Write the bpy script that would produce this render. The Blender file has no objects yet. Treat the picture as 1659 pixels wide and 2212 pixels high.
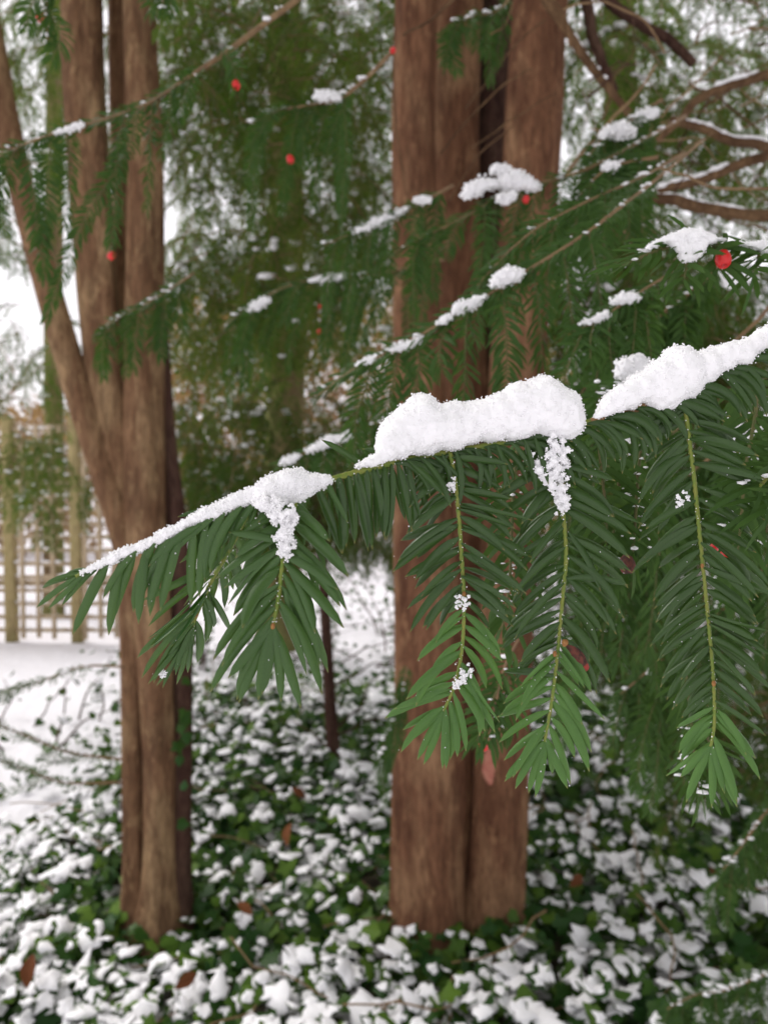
import bpy, bmesh, math, random
import numpy as np
from mathutils import Vector, Matrix, noise

rng = np.random.default_rng(11)
random.seed(11)
SC = bpy.context.scene
COL = SC.collection

# ------------------------------------------------------------------ camera
CAM_H, PITCH = 1.38, math.radians(2.5)
PW, PH, PF = 1659.0, 2212.0, 1671.0            # working picture frame and focal length in its pixels
cam_d = bpy.data.cameras.new('camera')
cam = bpy.data.objects.new('camera', cam_d)
COL.objects.link(cam)
cam.location = (0, 0, CAM_H)
cam.rotation_euler = (math.pi / 2 - PITCH, 0, 0)
cam_d.sensor_fit = 'VERTICAL'
cam_d.sensor_height = 36.0
cam_d.sensor_width = 27.0
cam_d.lens = 36.0 * PF / PH
cam_d.clip_start = 0.01
cam_d.clip_end = 500
cam_d.dof.use_dof = True
cam_d.dof.focus_distance = 0.287
cam_d.dof.aperture_fstop = 13.5
SC.camera = cam

# ------------------------------------------------------------------ world, sun, exposure
SUN_EL, SUN_AZ = math.radians(52), math.radians(-62)      # azimuth from +Y towards +X
world = bpy.data.worlds.new('World')
SC.world = world
world.use_nodes = True
wn, wl = world.node_tree.nodes, world.node_tree.links
wn.clear()
w_out = wn.new('ShaderNodeOutputWorld')
w_bg = wn.new('ShaderNodeBackground')
w_sky = wn.new('ShaderNodeTexSky')
w_sky.sky_type = 'NISHITA'
w_sky.sun_disc = False
w_sky.sun_elevation = SUN_EL
w_sky.sun_rotation = SUN_AZ
w_sky.air_density = 1.0
w_sky.dust_density = 6.0
w_sky.ozone_density = 1.0
w_mix = wn.new('ShaderNodeMix')
w_mix.data_type = 'RGBA'
w_mix.inputs[0].default_value = 0.86                      # cloud cover: the blue is washed out to a pale grey white
w_mix.inputs[7].default_value = (9.6, 9.25, 9.6, 1)
wl.new(w_sky.outputs[0], w_mix.inputs[6])
wl.new(w_mix.outputs[2], w_bg.inputs[0])
w_bg.inputs[1].default_value = 0.105
wl.new(w_bg.outputs[0], w_out.inputs[0])

sun_d = bpy.data.lights.new('sun', 'SUN')
sun_d.energy = 1.5
sun_d.angle = math.radians(25)
sun_d.color = (1.0, 0.97, 0.94)
sun = bpy.data.objects.new('sun', sun_d)
COL.objects.link(sun)
sdir = Vector((math.sin(SUN_AZ) * math.cos(SUN_EL), math.cos(SUN_AZ) * math.cos(SUN_EL), math.sin(SUN_EL)))
sun.rotation_euler = sdir.to_track_quat('Z', 'Y').to_euler()
sun.location = (-3, 1, 6)

SC.view_settings.view_transform = 'Standard'
SC.view_settings.look = 'None'
SC.view_settings.exposure = 0.38
SC.view_settings.gamma = 1.0
SC.view_settings.use_curve_mapping = False
SC.render.engine = 'CYCLES'
cy = SC.cycles
cy.use_denoising = True
cy.max_bounces = 8
cy.diffuse_bounces = 4
cy.glossy_bounces = 2
cy.transmission_bounces = 4
cy.transparent_max_bounces = 4
cy.use_adaptive_sampling = True
cy.adaptive_threshold = 0.015
cy.sample_clamp_indirect = 6

# ------------------------------------------------------------------ helpers
C0 = np.array([0, 0, CAM_H])
FWD = np.array([0, math.cos(PITCH), -math.sin(PITCH)])
UPV = np.array([0, math.sin(PITCH), math.cos(PITCH)])
RGT = np.array([1.0, 0, 0])
ZUP = np.array([0, 0, 1.0])

def W(x, y, d):
    return C0 + d * (FWD + RGT * (x - PW / 2) / PF + UPV * (PH / 2 - y) / PF)

def G(x, y, z=0.0):
    """point where the sight line through (x, y) meets the height z"""
    r = FWD + RGT * (x - PW / 2) / PF + UPV * (PH / 2 - y) / PF
    return C0 + r * ((z - CAM_H) / r[2])

def depth_of(p):
    return float(np.dot(p - C0, FWD))

def nrm(v):
    v = np.asarray(v, float)
    return v / np.maximum(np.linalg.norm(v, axis=-1, keepdims=True), 1e-12)

def spline(pts, n):
    """Catmull-Rom through pts (any dimension), resampled evenly in parameter"""
    P = np.asarray(pts, float)
    if len(P) == 2:
        t = np.linspace(0, 1, n)[:, None]
        return P[0] * (1 - t) + P[1] * t
    E = np.vstack([2 * P[0] - P[1], P, 2 * P[-1] - P[-2]])
    seg = np.linspace(0, len(P) - 1 - 1e-9, n)
    i = seg.astype(int)
    t = (seg - i)[:, None]
    a, b, c, d = E[i], E[i + 1], E[i + 2], E[i + 3]
    return 0.5 * (2 * b + (c - a) * t + (2 * a - 5 * b + 4 * c - d) * t ** 2 + (3 * b - 3 * c + d - a) * t ** 3)

def arc_sample(path, s):
    seg = np.linalg.norm(np.diff(path, axis=0), axis=1)
    cum = np.concatenate([[0], np.cumsum(seg)])
    s = np.clip(s, 0, cum[-1])
    return np.stack([np.interp(s, cum, path[:, k]) for k in range(path.shape[1])], -1)

def arc_len(path):
    return float(np.linalg.norm(np.diff(path, axis=0), axis=1).sum())

class Geo:
    """collects vertices and faces (triangles / quads) with optional point attributes"""
    def __init__(self):
        self.V, self.F, self.A, self.M, self.n = [], [], {}, [], 0
    def add(self, V, faces, mat=0, **attrs):
        V = np.asarray(V, float)
        for f in (faces if isinstance(faces, (list, tuple)) else [faces]):
            if len(f):
                self.F.append(np.asarray(f, np.int64) + self.n)
                self.M.append(np.full(len(f), mat, np.int32))
        self.V.append(V)
        for k in set(self.A) | set(attrs):
            self.A.setdefault(k, [np.zeros(self.n)] if self.n else [])
            v = attrs.get(k, 0.0)
            self.A[k].append(np.broadcast_to(np.asarray(v, float), (len(V),)).copy())
        self.n += len(V)
        return self
    def mesh(self, name, mats, origin=(0, 0, 0), smooth=True):
        me = bpy.data.meshes.new(name)
        V = (np.vstack(self.V) if self.V else np.zeros((0, 3))) - np.asarray(origin, float)
        me.vertices.add(len(V))
        me.vertices.foreach_set('co', V.astype(np.float32).ravel())
        tot = np.concatenate([np.full(len(f), f.shape[1], np.int32) for f in self.F])
        idx = np.concatenate([f.ravel() for f in self.F]).astype(np.int32)
        st = np.concatenate([[0], np.cumsum(tot)[:-1]]).astype(np.int32)
        me.loops.add(len(idx))
        me.loops.foreach_set('vertex_index', idx)
        me.polygons.add(len(tot))
        me.polygons.foreach_set('loop_start', st)
        me.polygons.foreach_set('loop_total', tot)
        me.polygons.foreach_set('material_index', np.concatenate(self.M))
        me.polygons.foreach_set('use_smooth', np.full(len(tot), smooth))
        for k, a in self.A.items():
            at = me.attributes.new(k, 'FLOAT', 'POINT')
            at.data.foreach_set('value', np.concatenate(a).astype(np.float32))
        for m in (mats if isinstance(mats, (list, tuple)) else [mats]):
            me.materials.append(m)
        me.update(calc_edges=True)
        return me

def obj(name, me, parent=None, loc=None):
    o = bpy.data.objects.new(name, me)
    COL.objects.link(o)
    if parent is not None:
        o.parent = parent
    if loc is not None:
        o.location = Vector(loc)
    return o

def tag(o, label=None, cat=None, group=None, kind=None):
    if label: o['label'] = label
    if cat: o['category'] = cat
    if group: o['group'] = group
    if kind: o['kind'] = kind
    return o

def thing(name, loc, label, cat, group=None):
    o = bpy.data.objects.new(name, None)
    COL.objects.link(o)
    o.location = Vector(loc)
    o.empty_display_size = 0.02
    return tag(o, label, cat, group)

def frames(path):
    T = nrm(np.gradient(path, axis=0))
    ref = np.array([0, 0, 1.0]) if abs(T[0][2]) < 0.9 else np.array([1.0, 0, 0])
    u = nrm(np.cross(T[0], ref))
    U = [u]
    for k in range(1, len(path)):
        u = U[-1] - T[k] * np.dot(U[-1], T[k])
        U.append(nrm(u))
    U = np.array(U)
    return T, U, np.cross(T, U)

def tube(path, rad, n=8, cap=True, prof=None):
    """swept tube; prof(k, ang) may return a factor on the radius"""
    path = np.asarray(path, float)
    K = len(path)
    rad = np.broadcast_to(np.asarray(rad, float), (K,))
    T, U, B = frames(path)
    ang = np.arange(n) * 2 * math.pi / n
    R = rad[:, None] * np.ones((1, n))
    if prof is not None:
        R = R * prof(np.arange(K)[:, None], ang[None, :])
    V = path[:, None, :] + R[..., None] * (np.cos(ang)[None, :, None] * U[:, None, :] + np.sin(ang)[None, :, None] * B[:, None, :])
    V = V.reshape(-1, 3)
    k, j = np.meshgrid(np.arange(K - 1), np.arange(n), indexing='ij')
    a = k * n + j
    b = k * n + (j + 1) % n
    F = [np.stack([a, b, b + n, a + n], -1).reshape(-1, 4)]
    if cap:
        V = np.vstack([V, path[0], path[-1]])
        j = np.arange(n)
        F.append(np.stack([np.full(n, K * n), (j + 1) % n, j], -1))
        F.append(np.stack([np.full(n, K * n + 1), (K - 1) * n + j, (K - 1) * n + (j + 1) % n], -1))
    return V, F

def ico(sub=0):
    bm = bmesh.new()
    bmesh.ops.create_icosphere(bm, subdivisions=sub + 1, radius=1.0)
    V = np.array([v.co[:] for v in bm.verts])
    F = np.array([[v.index for v in f.verts] for f in bm.faces])
    bm.free()
    return V, F
ICO0, ICO1 = ico(0), ico(1)
OCT = (np.array([[1, 0, 0], [-1, 0, 0], [0, 1, 0], [0, -1, 0], [0, 0, 1], [0, 0, -1.0]]), np.array([[0, 2, 4], [2, 1, 4], [1, 3, 4], [3, 0, 4], [2, 0, 5], [1, 2, 5], [3, 1, 5], [0, 3, 5]]))

def scatter(Vp, Fp, mats, locs):
    """copies of a small prototype: mats (N,3,3), locs (N,3) -> V, F"""
    N, m = len(locs), len(Vp)
    V = np.einsum('nij,vj->nvi', mats, Vp) + locs[:, None, :]
    F = (Fp[None] + (np.arange(N) * m)[:, None, None]).reshape(-1, Fp.shape[1])
    return V.reshape(-1, 3), F

def rand_rot(N):
    q = nrm(rng.normal(size=(N, 4)))
    w, x, y, z = q.T
    return np.stack([np.stack([1 - 2 * (y * y + z * z), 2 * (x * y - w * z), 2 * (x * z + w * y)], -1),
                     np.stack([2 * (x * y + w * z), 1 - 2 * (x * x + z * z), 2 * (y * z - w * x)], -1),
                     np.stack([2 * (x * z - w * y), 2 * (y * z + w * x), 1 - 2 * (x * x + y * y)], -1)], -2)

# ------------------------------------------------------------------ materials
def new_mat(name):
    m = bpy.data.materials.new(name)
    m.use_nodes = True
    nt = m.node_tree
    p = nt.nodes['Principled BSDF']
    return m, nt, p, nt.nodes['Material Output']

def node(nt, t, **kw):
    n = nt.nodes.new(t)
    for k, v in kw.items():
        setattr(n, k, v)
    return n

def mixc(nt, fac, a, b, blend='MIX'):
    n = node(nt, 'ShaderNodeMix', data_type='RGBA', blend_type=blend)
    for i, v in ((0, fac), (6, a), (7, b)):
        if hasattr(v, 'is_output') or isinstance(v, bpy.types.NodeSocket):
            nt.links.new(v, n.inputs[i])
        elif i == 0:
            n.inputs[0].default_value = v
        else:
            n.inputs[i].default_value = (*v, 1)
    return n.outputs[2]

def ramp(nt, src, lo, hi, v0=0.0, v1=1.0):
    n = node(nt, 'ShaderNodeMapRange')
    n.clamp = True
    nt.links.new(src, n.inputs[0])
    for i, v in ((1, lo), (2, hi), (3, v0), (4, v1)):
        n.inputs[i].default_value = v
    return n.outputs[0]

def tex(nt, scale, detail=3, coord='Object', stretch=None, rough=0.55):
    tc = node(nt, 'ShaderNodeTexCoord')
    src = tc.outputs[coord]
    if stretch:
        mp = node(nt, 'ShaderNodeMapping')
        mp.inputs['Scale'].default_value = stretch
        nt.links.new(src, mp.inputs[0])
        src = mp.outputs[0]
    n = node(nt, 'ShaderNodeTexNoise')
    n.inputs['Scale'].default_value = scale
    n.inputs['Detail'].default_value = detail
    n.inputs['Roughness'].default_value = rough
    nt.links.new(src, n.inputs['Vector'])
    return n.outputs['Fac']

def bump(nt, p, h, strength, dist):
    b = node(nt, 'ShaderNodeBump')
    b.inputs['Strength'].default_value = strength
    b.inputs['Distance'].default_value = dist
    nt.links.new(h, b.inputs['Height'])
    nt.links.new(b.outputs[0], p.inputs['Normal'])

def attr(nt, name):
    a = node(nt, 'ShaderNodeAttribute')
    a.attribute_name = name
    return a.outputs['Fac']

def leaf_mat(name, ca, cb, var='tint', under=None, tip=None, transl=0.25, rough=0.42, spec=0.4, mid=None, tcol=None, odd=False):
    m, nt, p, out = new_mat(name)
    if var == 'random':
        oi = node(nt, 'ShaderNodeObjectInfo')
        v = oi.outputs['Random']
    else:
        v = attr(nt, var)
    col = mixc(nt, v, ca, cb)
    if mid:
        col = mixc(nt, ramp(nt, attr(nt, 'across'), 0.25, 1.0, 0, 0.75), col, mid)  # paler centre band: the midrib, with the needle's sheen painted into the colour
    if odd:
        col = mixc(nt, ramp(nt, v, 0.955, 0.975, 0, 0.6), col, (0.17, 0.14, 0.03))
    if under:
        geo = node(nt, 'ShaderNodeNewGeometry')
        col = mixc(nt, geo.outputs['Backfacing'], col, under)
    if tip:
        col = mixc(nt, ramp(nt, attr(nt, 'along'), 0.93, 1.0), col, tip)
    n = tex(nt, 90 if mid else 25, 2)
    col = mixc(nt, ramp(nt, n, 0.3, 0.75, 0, 0.35), col, (ca[0] * 0.6, ca[1] * 0.62, ca[2] * 0.6))
    nt.links.new(col, p.inputs['Base Color'])
    p.inputs['Roughness'].default_value = rough
    p.inputs['Specular IOR Level'].default_value = spec
    tr = node(nt, 'ShaderNodeBsdfTranslucent')
    if tcol:
        tr.inputs[0].default_value = (*tcol, 1)
    else:
        nt.links.new(mixc(nt, 0.5, col, (0.22, 0.40, 0.02)), tr.inputs[0])
    mx = node(nt, 'ShaderNodeMixShader')
    mx.inputs[0].default_value = transl
    nt.links.new(p.outputs[0], mx.inputs[1])
    nt.links.new(tr.outputs[0], mx.inputs[2])
    nt.links.new(mx.outputs[0], out.inputs[0])
    return m

def snow_mat(name, sss=0.0, scale=0.004, bscale=0, bdist=0.002):
    m, nt, p, out = new_mat(name)
    p.inputs['Base Color'].default_value = (0.89, 0.885, 0.90, 1)
    p.inputs['Roughness'].default_value = 0.55
    p.inputs['Specular IOR Level'].default_value = 0.25
    if sss:
        p.inputs['Subsurface Weight'].default_value = sss
        p.inputs['Subsurface Radius'].default_value = (1.0, 0.95, 0.95)
        p.inputs['Subsurface Scale'].default_value = scale
    if bscale:
        bump(nt, p, tex(nt, bscale, 5), 0.6, bdist)
    return m

def bark_mat(name, a, b, c, vs=(1, 1, 0.16), scale=26, moss=None, bdist=0.012):
    m, nt, p, out = new_mat(name)
    n1 = tex(nt, scale, 5, stretch=vs, rough=0.65)
    n2 = tex(nt, scale * 0.28, 3, stretch=(1, 1, 0.45))
    n3 = tex(nt, scale * 3.2, 4, stretch=(1, 1, 0.25), rough=0.7)
    col = mixc(nt, ramp(nt, n1, 0.38, 0.62), a, b)
    col = mixc(nt, ramp(nt, n2, 0.48, 0.62, 0, 0.8), col, c)
    n5 = tex(nt, scale * 0.55, 3, stretch=(1, 1, 0.22))
    col = mixc(nt, ramp(nt, n5, 0.52, 0.66, 0, 0.6), col, (a[0] * 0.55, a[1] * 0.5, a[2] * 0.55))
    n6 = tex(nt, scale * 0.9, 4, stretch=(1, 1, 0.5), rough=0.7)
    col = mixc(nt, ramp(nt, n6, 0.56, 0.64, 0, 0.55), col, (c[0] * 1.05, c[1] * 1.02, c[2]))
    col = mixc(nt, ramp(nt, n3, 0.35, 0.6, 0.55, 0), col, (a[0] * 0.35, a[1] * 0.33, a[2] * 0.33))
    if moss:
        n4 = tex(nt, scale * 0.15, 2, stretch=(1, 1, 0.5))
        col = mixc(nt, ramp(nt, n4, 0.42, 0.6, 0, 0.8), col, moss)
    nt.links.new(col, p.inputs['Base Color'])
    p.inputs['Roughness'].default_value = 0.85
    p.inputs['Specular IOR Level'].default_value = 0.06
    ad = node(nt, 'ShaderNodeMath', operation='ADD')
    nt.links.new(n1, ad.inputs[0])
    nt.links.new(n3, ad.inputs[1])
    bump(nt, p, ad.outputs[0], 0.9, bdist)
    return m

def plain_mat(name, col, rough=0.6, col2=None, scale=40, spec=0.3, sss=0):
    m, nt, p, out = new_mat(name)
    if col2:
        nt.links.new(mixc(nt, ramp(nt, tex(nt, scale, 4), 0.35, 0.65), col, col2), p.inputs['Base Color'])
    else:
        p.inputs['Base Color'].default_value = (*col, 1)
    p.inputs['Roughness'].default_value = rough
    p.inputs['Specular IOR Level'].default_value = spec
    if sss:
        p.inputs['Subsurface Weight'].default_value = sss
        p.inputs['Subsurface Radius'].default_value = (1, 0.2, 0.1)
        p.inputs['Subsurface Scale'].default_value = 0.004
    return m

M = {}
M['needle_old'] = leaf_mat('needle_old', (0.005, 0.028, 0.008), (0.016, 0.068, 0.017), 'random', under=(0.040, 0.085, 0.020), tip=(0.22, 0.18, 0.05), transl=0.10, rough=0.25, spec=0.33, mid=(0.036, 0.130, 0.034), odd=True)
M['needle_new'] = leaf_mat('needle_new', (0.060, 0.180, 0.008), (0.135, 0.300, 0.016), 'random', under=(0.09, 0.19, 0.05), tip=(0.28, 0.24, 0.09), transl=0.22, rough=0.33, spec=0.26, mid=(0.150, 0.325, 0.032), odd=True)
M['needle_mid'] = leaf_mat('needle_mid', (0.011, 0.060, 0.010), (0.032, 0.125, 0.018), 'random', under=(0.065, 0.13, 0.036), tip=(0.22, 0.20, 0.07), transl=0.15, rough=0.28, spec=0.32, mid=(0.055, 0.175, 0.036), odd=True)
M['needle_b'] = leaf_mat('needle_batch', (0.009, 0.040, 0.013), (0.062, 0.165, 0.014), 'tint', under=(0.045, 0.095, 0.022), transl=0.20, rough=0.45, spec=0.12)
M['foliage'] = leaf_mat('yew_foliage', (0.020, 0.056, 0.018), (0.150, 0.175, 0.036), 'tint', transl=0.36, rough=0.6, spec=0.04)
M['ivy'] = leaf_mat('ivy_leaf', (0.016, 0.056, 0.011), (0.105, 0.190, 0.022), 'tint', under=(0.07, 0.11, 0.04), transl=0.10, rough=0.42, spec=0.15)
M['ivy_o'] = leaf_mat('ivy_leaf_single', (0.017, 0.060, 0.011), (0.120, 0.210, 0.024), 'random', under=(0.07, 0.11, 0.04), transl=0.10, rough=0.42, spec=0.15)
M['beech'] = leaf_mat('dry_beech_leaf', (0.26, 0.15, 0.070), (0.46, 0.33, 0.15), 'tint', transl=0.3, rough=0.7, spec=0.1, tcol=(0.5, 0.33, 0.14))
M['dead'] = leaf_mat('dead_leaf', (0.12, 0.040, 0.016), (0.22, 0.085, 0.035), 'random', transl=0.10, rough=0.7, spec=0.1, tcol=(0.3, 0.13, 0.05))
M['twig_green'] = plain_mat('green_twig', (0.125, 0.195, 0.028), 0.5, (0.21, 0.22, 0.042), 420)
M['twig_mid'] = plain_mat('olive_twig', (0.075, 0.095, 0.025), 0.6, (0.12, 0.10, 0.035), 200)
M['twig_brown'] = plain_mat('brown_twig', (0.23, 0.115, 0.045), 0.7, (0.34, 0.20, 0.09), 260)
M['twig_tan'] = plain_mat('tan_twig', (0.26, 0.17, 0.085), 0.75, (0.17, 0.10, 0.055), 60)
M['bud'] = plain_mat('bud_scale', (0.36, 0.18, 0.05), 0.5, (0.22, 0.09, 0.03), 900)
M['berry'] = plain_mat('yew_berry', (0.62, 0.018, 0.018), 0.35, spec=0.5, sss=0.25)
M['seed'] = plain_mat('dried_berry', (0.045, 0.026, 0.020), 0.8, (0.16, 0.05, 0.035), 500)
M['rim'] = plain_mat('berry_rim', (0.34, 0.035, 0.025), 0.5, (0.22, 0.05, 0.03), 500)
M['snow_hero'] = snow_mat('snow_packed')
M['snow_hero'].node_tree.nodes['Principled BSDF'].inputs['Base Color'].default_value = (0.94, 0.935, 0.945, 1)
M['snow_grain'] = snow_mat('snow_grain')
M['snow_grain'].node_tree.nodes['Principled BSDF'].inputs['Base Color'].default_value = (0.95, 0.945, 0.955, 1)
M['snow_mid'] = snow_mat('snow_soft', 0.0, 0, 120, 0.004)
M['snow_far'] = snow_mat('snow_far')
M['snow_ground'] = snow_mat('snow_ground', 0, 0, 7, 0.05)
M['snow_ground'].node_tree.nodes['Principled BSDF'].inputs['Base Color'].default_value = (0.80, 0.79, 0.82, 1)
M['bark_l'] = bark_mat('yew_bark_left', (0.165, 0.088, 0.048), (0.270, 0.156, 0.085), (0.40, 0.27, 0.145))
M['bark_r'] = bark_mat('yew_bark_right', (0.160, 0.076, 0.043), (0.255, 0.126, 0.070), (0.36, 0.21, 0.115))
M['bark_dark'] = bark_mat('dark_bark', (0.080, 0.042, 0.032), (0.115, 0.062, 0.046), (0.14, 0.085, 0.06), scale=40)
M['bark_moss'] = bark_mat('mossy_bark', (0.20, 0.14, 0.08), (0.26, 0.19, 0.10), (0.22, 0.20, 0.08), moss=(0.17, 0.19, 0.06))
M['limb'] = bark_mat('limb_bark', (0.13, 0.075, 0.040), (0.22, 0.135, 0.072), (0.10, 0.058, 0.034), vs=(1, 1, 1), scale=30, bdist=0.003)
M['wood_g'] = bark_mat('green_stained_wood', (0.36, 0.29, 0.14), (0.44, 0.35, 0.18), (0.31, 0.29, 0.12), scale=14, bdist=0.002)
M['wood'] = bark_mat('weathered_wood', (0.46, 0.36, 0.24), (0.54, 0.43, 0.29), (0.42, 0.35, 0.21), scale=14, vs=(0.4, 1, 0.4), bdist=0.002)
M['soil'] = plain_mat('dark_leaf_litter', (0.030, 0.024, 0.016), 0.95, (0.055, 0.045, 0.025), 30)
_nt = M['soil'].node_tree
_p = _nt.nodes['Principled BSDF']
_src = _p.inputs['Base Color'].links[0].from_socket
_nt.links.new(mixc(_nt, ramp(_nt, tex(_nt, 7, 5), 0.47, 0.53), _src, (0.84, 0.83, 0.85)), _p.inputs['Base Color'])

# ------------------------------------------------------------------ needles (shared by every branch)
WS = np.array([0.0, 0.10, 0.30, 0.55, 0.78, 0.92, 1.0])
WP = np.array([0.28, 0.80, 1.0, 1.0, 0.86, 0.52, 0.06])

def needle_curve(ns, K):
    """centre line of each needle: starts at angle a0 from T towards S and swings towards T by bend, dips along -N by curl"""
    s = np.linspace(0, 1, K + 1)
    sm = (s[1:] + s[:-1]) / 2
    a = ns['a0'][:, None] - ns['bend'][:, None] * sm[None]
    D = np.cos(a)[..., None] * ns['T'][:, None] + np.sin(a)[..., None] * ns['S'][:, None] - (ns['curl'][:, None] * (sm[None] - 0.15))[..., None] * ns['N'][:, None]
    D = nrm(D)
    P = np.concatenate([np.zeros((len(a), 1, 3)), np.cumsum(D, 1) / K], 1) * ns['L'][:, None, None] + ns['P'][:, None]
    Dn = nrm(np.concatenate([D[:, :1], (D[:, 1:] + D[:, :-1]) / 2, D[:, -1:]], 1))
    Wd = nrm(np.cross(Dn, np.broadcast_to(ns['N'][:, None], Dn.shape)))
    Nn = np.cross(Wd, Dn)
    return s, P, Wd, Nn

def needle_geo(ns, K=4, cross=2):
    s, P, Wd, Nn = needle_curve(ns, K)
    w = np.interp(s, WS, WP)
    hw = (ns['Wd'] / 2)[:, None] * w[None]
    N = len(P)
    if cross == 2:
        off, lift, acr = np.array([-1, 1.0]), np.array([0, 0.0]), np.array([0, 0.0])
    else:
        off, lift, acr = np.array([-1, -0.5, 0, 0.5, 1.0]), np.array([-0.42, 0.0, 0.09, 0.0, -0.42]), np.array([0, 0.35, 1.0, 0.35, 0])
    V = P[:, :, None] + hw[..., None, None] * (off[None, None, :, None] * Wd[:, :, None] + lift[None, None, :, None] * Nn[:, :, None])
    c = len(off)
    k, j = np.meshgrid(np.arange(K), np.arange(c - 1), indexing='ij')
    a = (k * c + j).ravel()
    F = np.stack([a, a + 1, a + 1 + c, a + c], -1)[:, ::-1]
    F = (F[None] + (np.arange(N) * (K + 1) * c)[:, None, None]).reshape(-1, 4)
    along = np.broadcast_to(s[None, :, None], (N, K + 1, c)).ravel()
    across = np.broadcast_to(acr[None, None], (N, K + 1, c)).ravel()
    tint = np.broadcast_to(ns.get('tint', np.zeros(N))[:, None, None], (N, K + 1, c)).ravel()
    return V.reshape(-1, 3), F, along, across, tint

def needle_kite(ns):
    """one four-cornered blade per needle, for foliage some metres off"""
    s, P, Wd, Nn = needle_curve(ns, 2)
    hw = (ns['Wd'] / 2)[:, None]
    V = np.stack([P[:, 0], P[:, 1] + Wd[:, 1] * hw, P[:, 2], P[:, 1] - Wd[:, 1] * hw], 1)
    N = len(P)
    F = np.arange(4)[None] + (np.arange(N) * 4)[:, None]
    return V.reshape(-1, 3), F, np.repeat(ns['tint'], 4)

def cat_ns(L):
    return {k: np.concatenate([x[k] for x in L]) for k in L[0]}

def sub_ns(ns, idx):
    return {k: v[idx] for k, v in ns.items()}

def needles_on(path, plane_n, sp, L0, wid=0.115, a0=(68, 46), bend=(18, 42), curl=(0.05, 0.45), spread=14, tint=(0.0, 0.4),
               s0=0.0, s1=1.0, tipfan=0.14, lenf=None, twigr=0.0008, roll=0.0):
    ln = arc_len(path)
    n = max(4, int(ln * (s1 - s0) / sp * 2))
    s = np.linspace(s0 * ln, s1 * ln, n) + rng.normal(0, sp * 0.18, n)
    s = np.clip(s, 0, ln * 0.999)
    side = np.where(np.arange(n) % 2 == 0, 1.0, -1.0)
    P = arc_sample(path, s)
    T = nrm(arc_sample(path, s + 1e-4) - arc_sample(path, s - 1e-4))
    Nn = np.broadcast_to(np.asarray(plane_n, float), T.shape)
    Nn = nrm(Nn - T * (Nn * T).sum(1, keepdims=True))
    S = np.cross(T, Nn) * side[:, None]
    th = np.radians(rng.normal(0, spread, n))[:, None]
    S, Nn = S * np.cos(th) + Nn * np.sin(th), Nn * np.cos(th) - S * np.sin(th)
    u = s / ln
    aa = np.radians(a0[0] + (a0[1] - a0[0]) * u + rng.normal(0, 5, n))
    e = np.clip((u - (1 - tipfan)) / max(tipfan, 1e-6), 0, 1)
    aa = aa * (1 - 0.5 * e)
    Ls = L0 * rng.uniform(0.86, 1.1, n)
    f = np.ones(n) if lenf is None else np.interp(u, lenf[0], lenf[1])
    Ls = Ls * f
    ro = np.radians(rng.normal(0, roll, n))[:, None]
    d0 = np.cos(aa)[:, None] * T + np.sin(aa)[:, None] * S
    if roll:
        Nr = nrm(Nn * np.cos(ro) + np.cross(d0, Nn) * np.sin(ro))
        T2 = nrm(T - Nr * (T * Nr).sum(1, keepdims=True))
        S2 = nrm(S - Nr * (S * Nr).sum(1, keepdims=True) - T2 * ((S - Nr * (S * Nr).sum(1, keepdims=True)) * T2).sum(1, keepdims=True))
        T, S, Nn = T2, S2, Nr
    return dict(P=P + S * twigr * 0.5 + Nn * twigr * 0.55, T=T, S=S, N=Nn, a0=aa, bend=np.radians(rng.uniform(*bend, n)) * (1 - 0.6 * e), curl=rng.uniform(*curl, n),
                L=Ls, Wd=L0 * wid * rng.uniform(0.9, 1.1, n) * np.sqrt(f), tint=np.clip(rng.uniform(*tint, n), 0, 1))

# ---- needle prototypes for single needle objects
NV = {}
def needle_variant(side, b, c, r, mk):
    key = (side, b, c, r, mk)
    if key not in NV:
        z = np.array
        ns = dict(P=z([[0., 0, 0]]), T=z([[0., side, 0]]), S=z([[1., 0, 0]]), N=z([[0., 0, 1]]), a0=z([math.pi / 2]), bend=z([b]), curl=z([c]), L=z([1.]), Wd=z([r]), tint=z([0.]))
        V, F, al, ac, ti = needle_geo(ns, 6, 5)
        NV[key] = Geo().add(V, F, along=al, across=ac).mesh('needle', M[mk])
    return NV[key]

BENDS, CURLS, RATS = np.array([0.15, 0.45, 0.8, 1.2, 1.6]), np.array([0.0, 0.3, 0.7]), np.array([0.10, 0.125, 0.16])

def needle_objects(ns, mk, parent, origin):
    out = []
    for i in range(len(ns['L'])):
        T, S, N = ns['T'][i], ns['S'][i], ns['N'][i]
        side = 1.0 if np.dot(np.cross(T, N), S) > 0 else -1.0
        d0 = math.cos(ns['a0'][i]) * T + math.sin(ns['a0'][i]) * S
        y = np.cross(N, d0)
        b = float(BENDS[np.abs(BENDS - ns['bend'][i]).argmin()])
        c = float(CURLS[np.abs(CURLS - ns['curl'][i]).argmin()])
        r = float(RATS[np.abs(RATS - ns['Wd'][i] / ns['L'][i]).argmin()])
        o = bpy.data.objects.new('needle', needle_variant(side, b, c, r, mk))
        COL.objects.link(o)
        o.parent = parent
        mw = Matrix.Identity(4)
        for k, ax in enumerate((d0, y, N)):
            for q in range(3):
                mw[q][k] = ax[q] * ns['L'][i]
        for q in range(3):
            mw[q][3] = ns['P'][i][q] - origin[q]
        o.matrix_basis = mw
        out.append(o)
    return out

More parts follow.
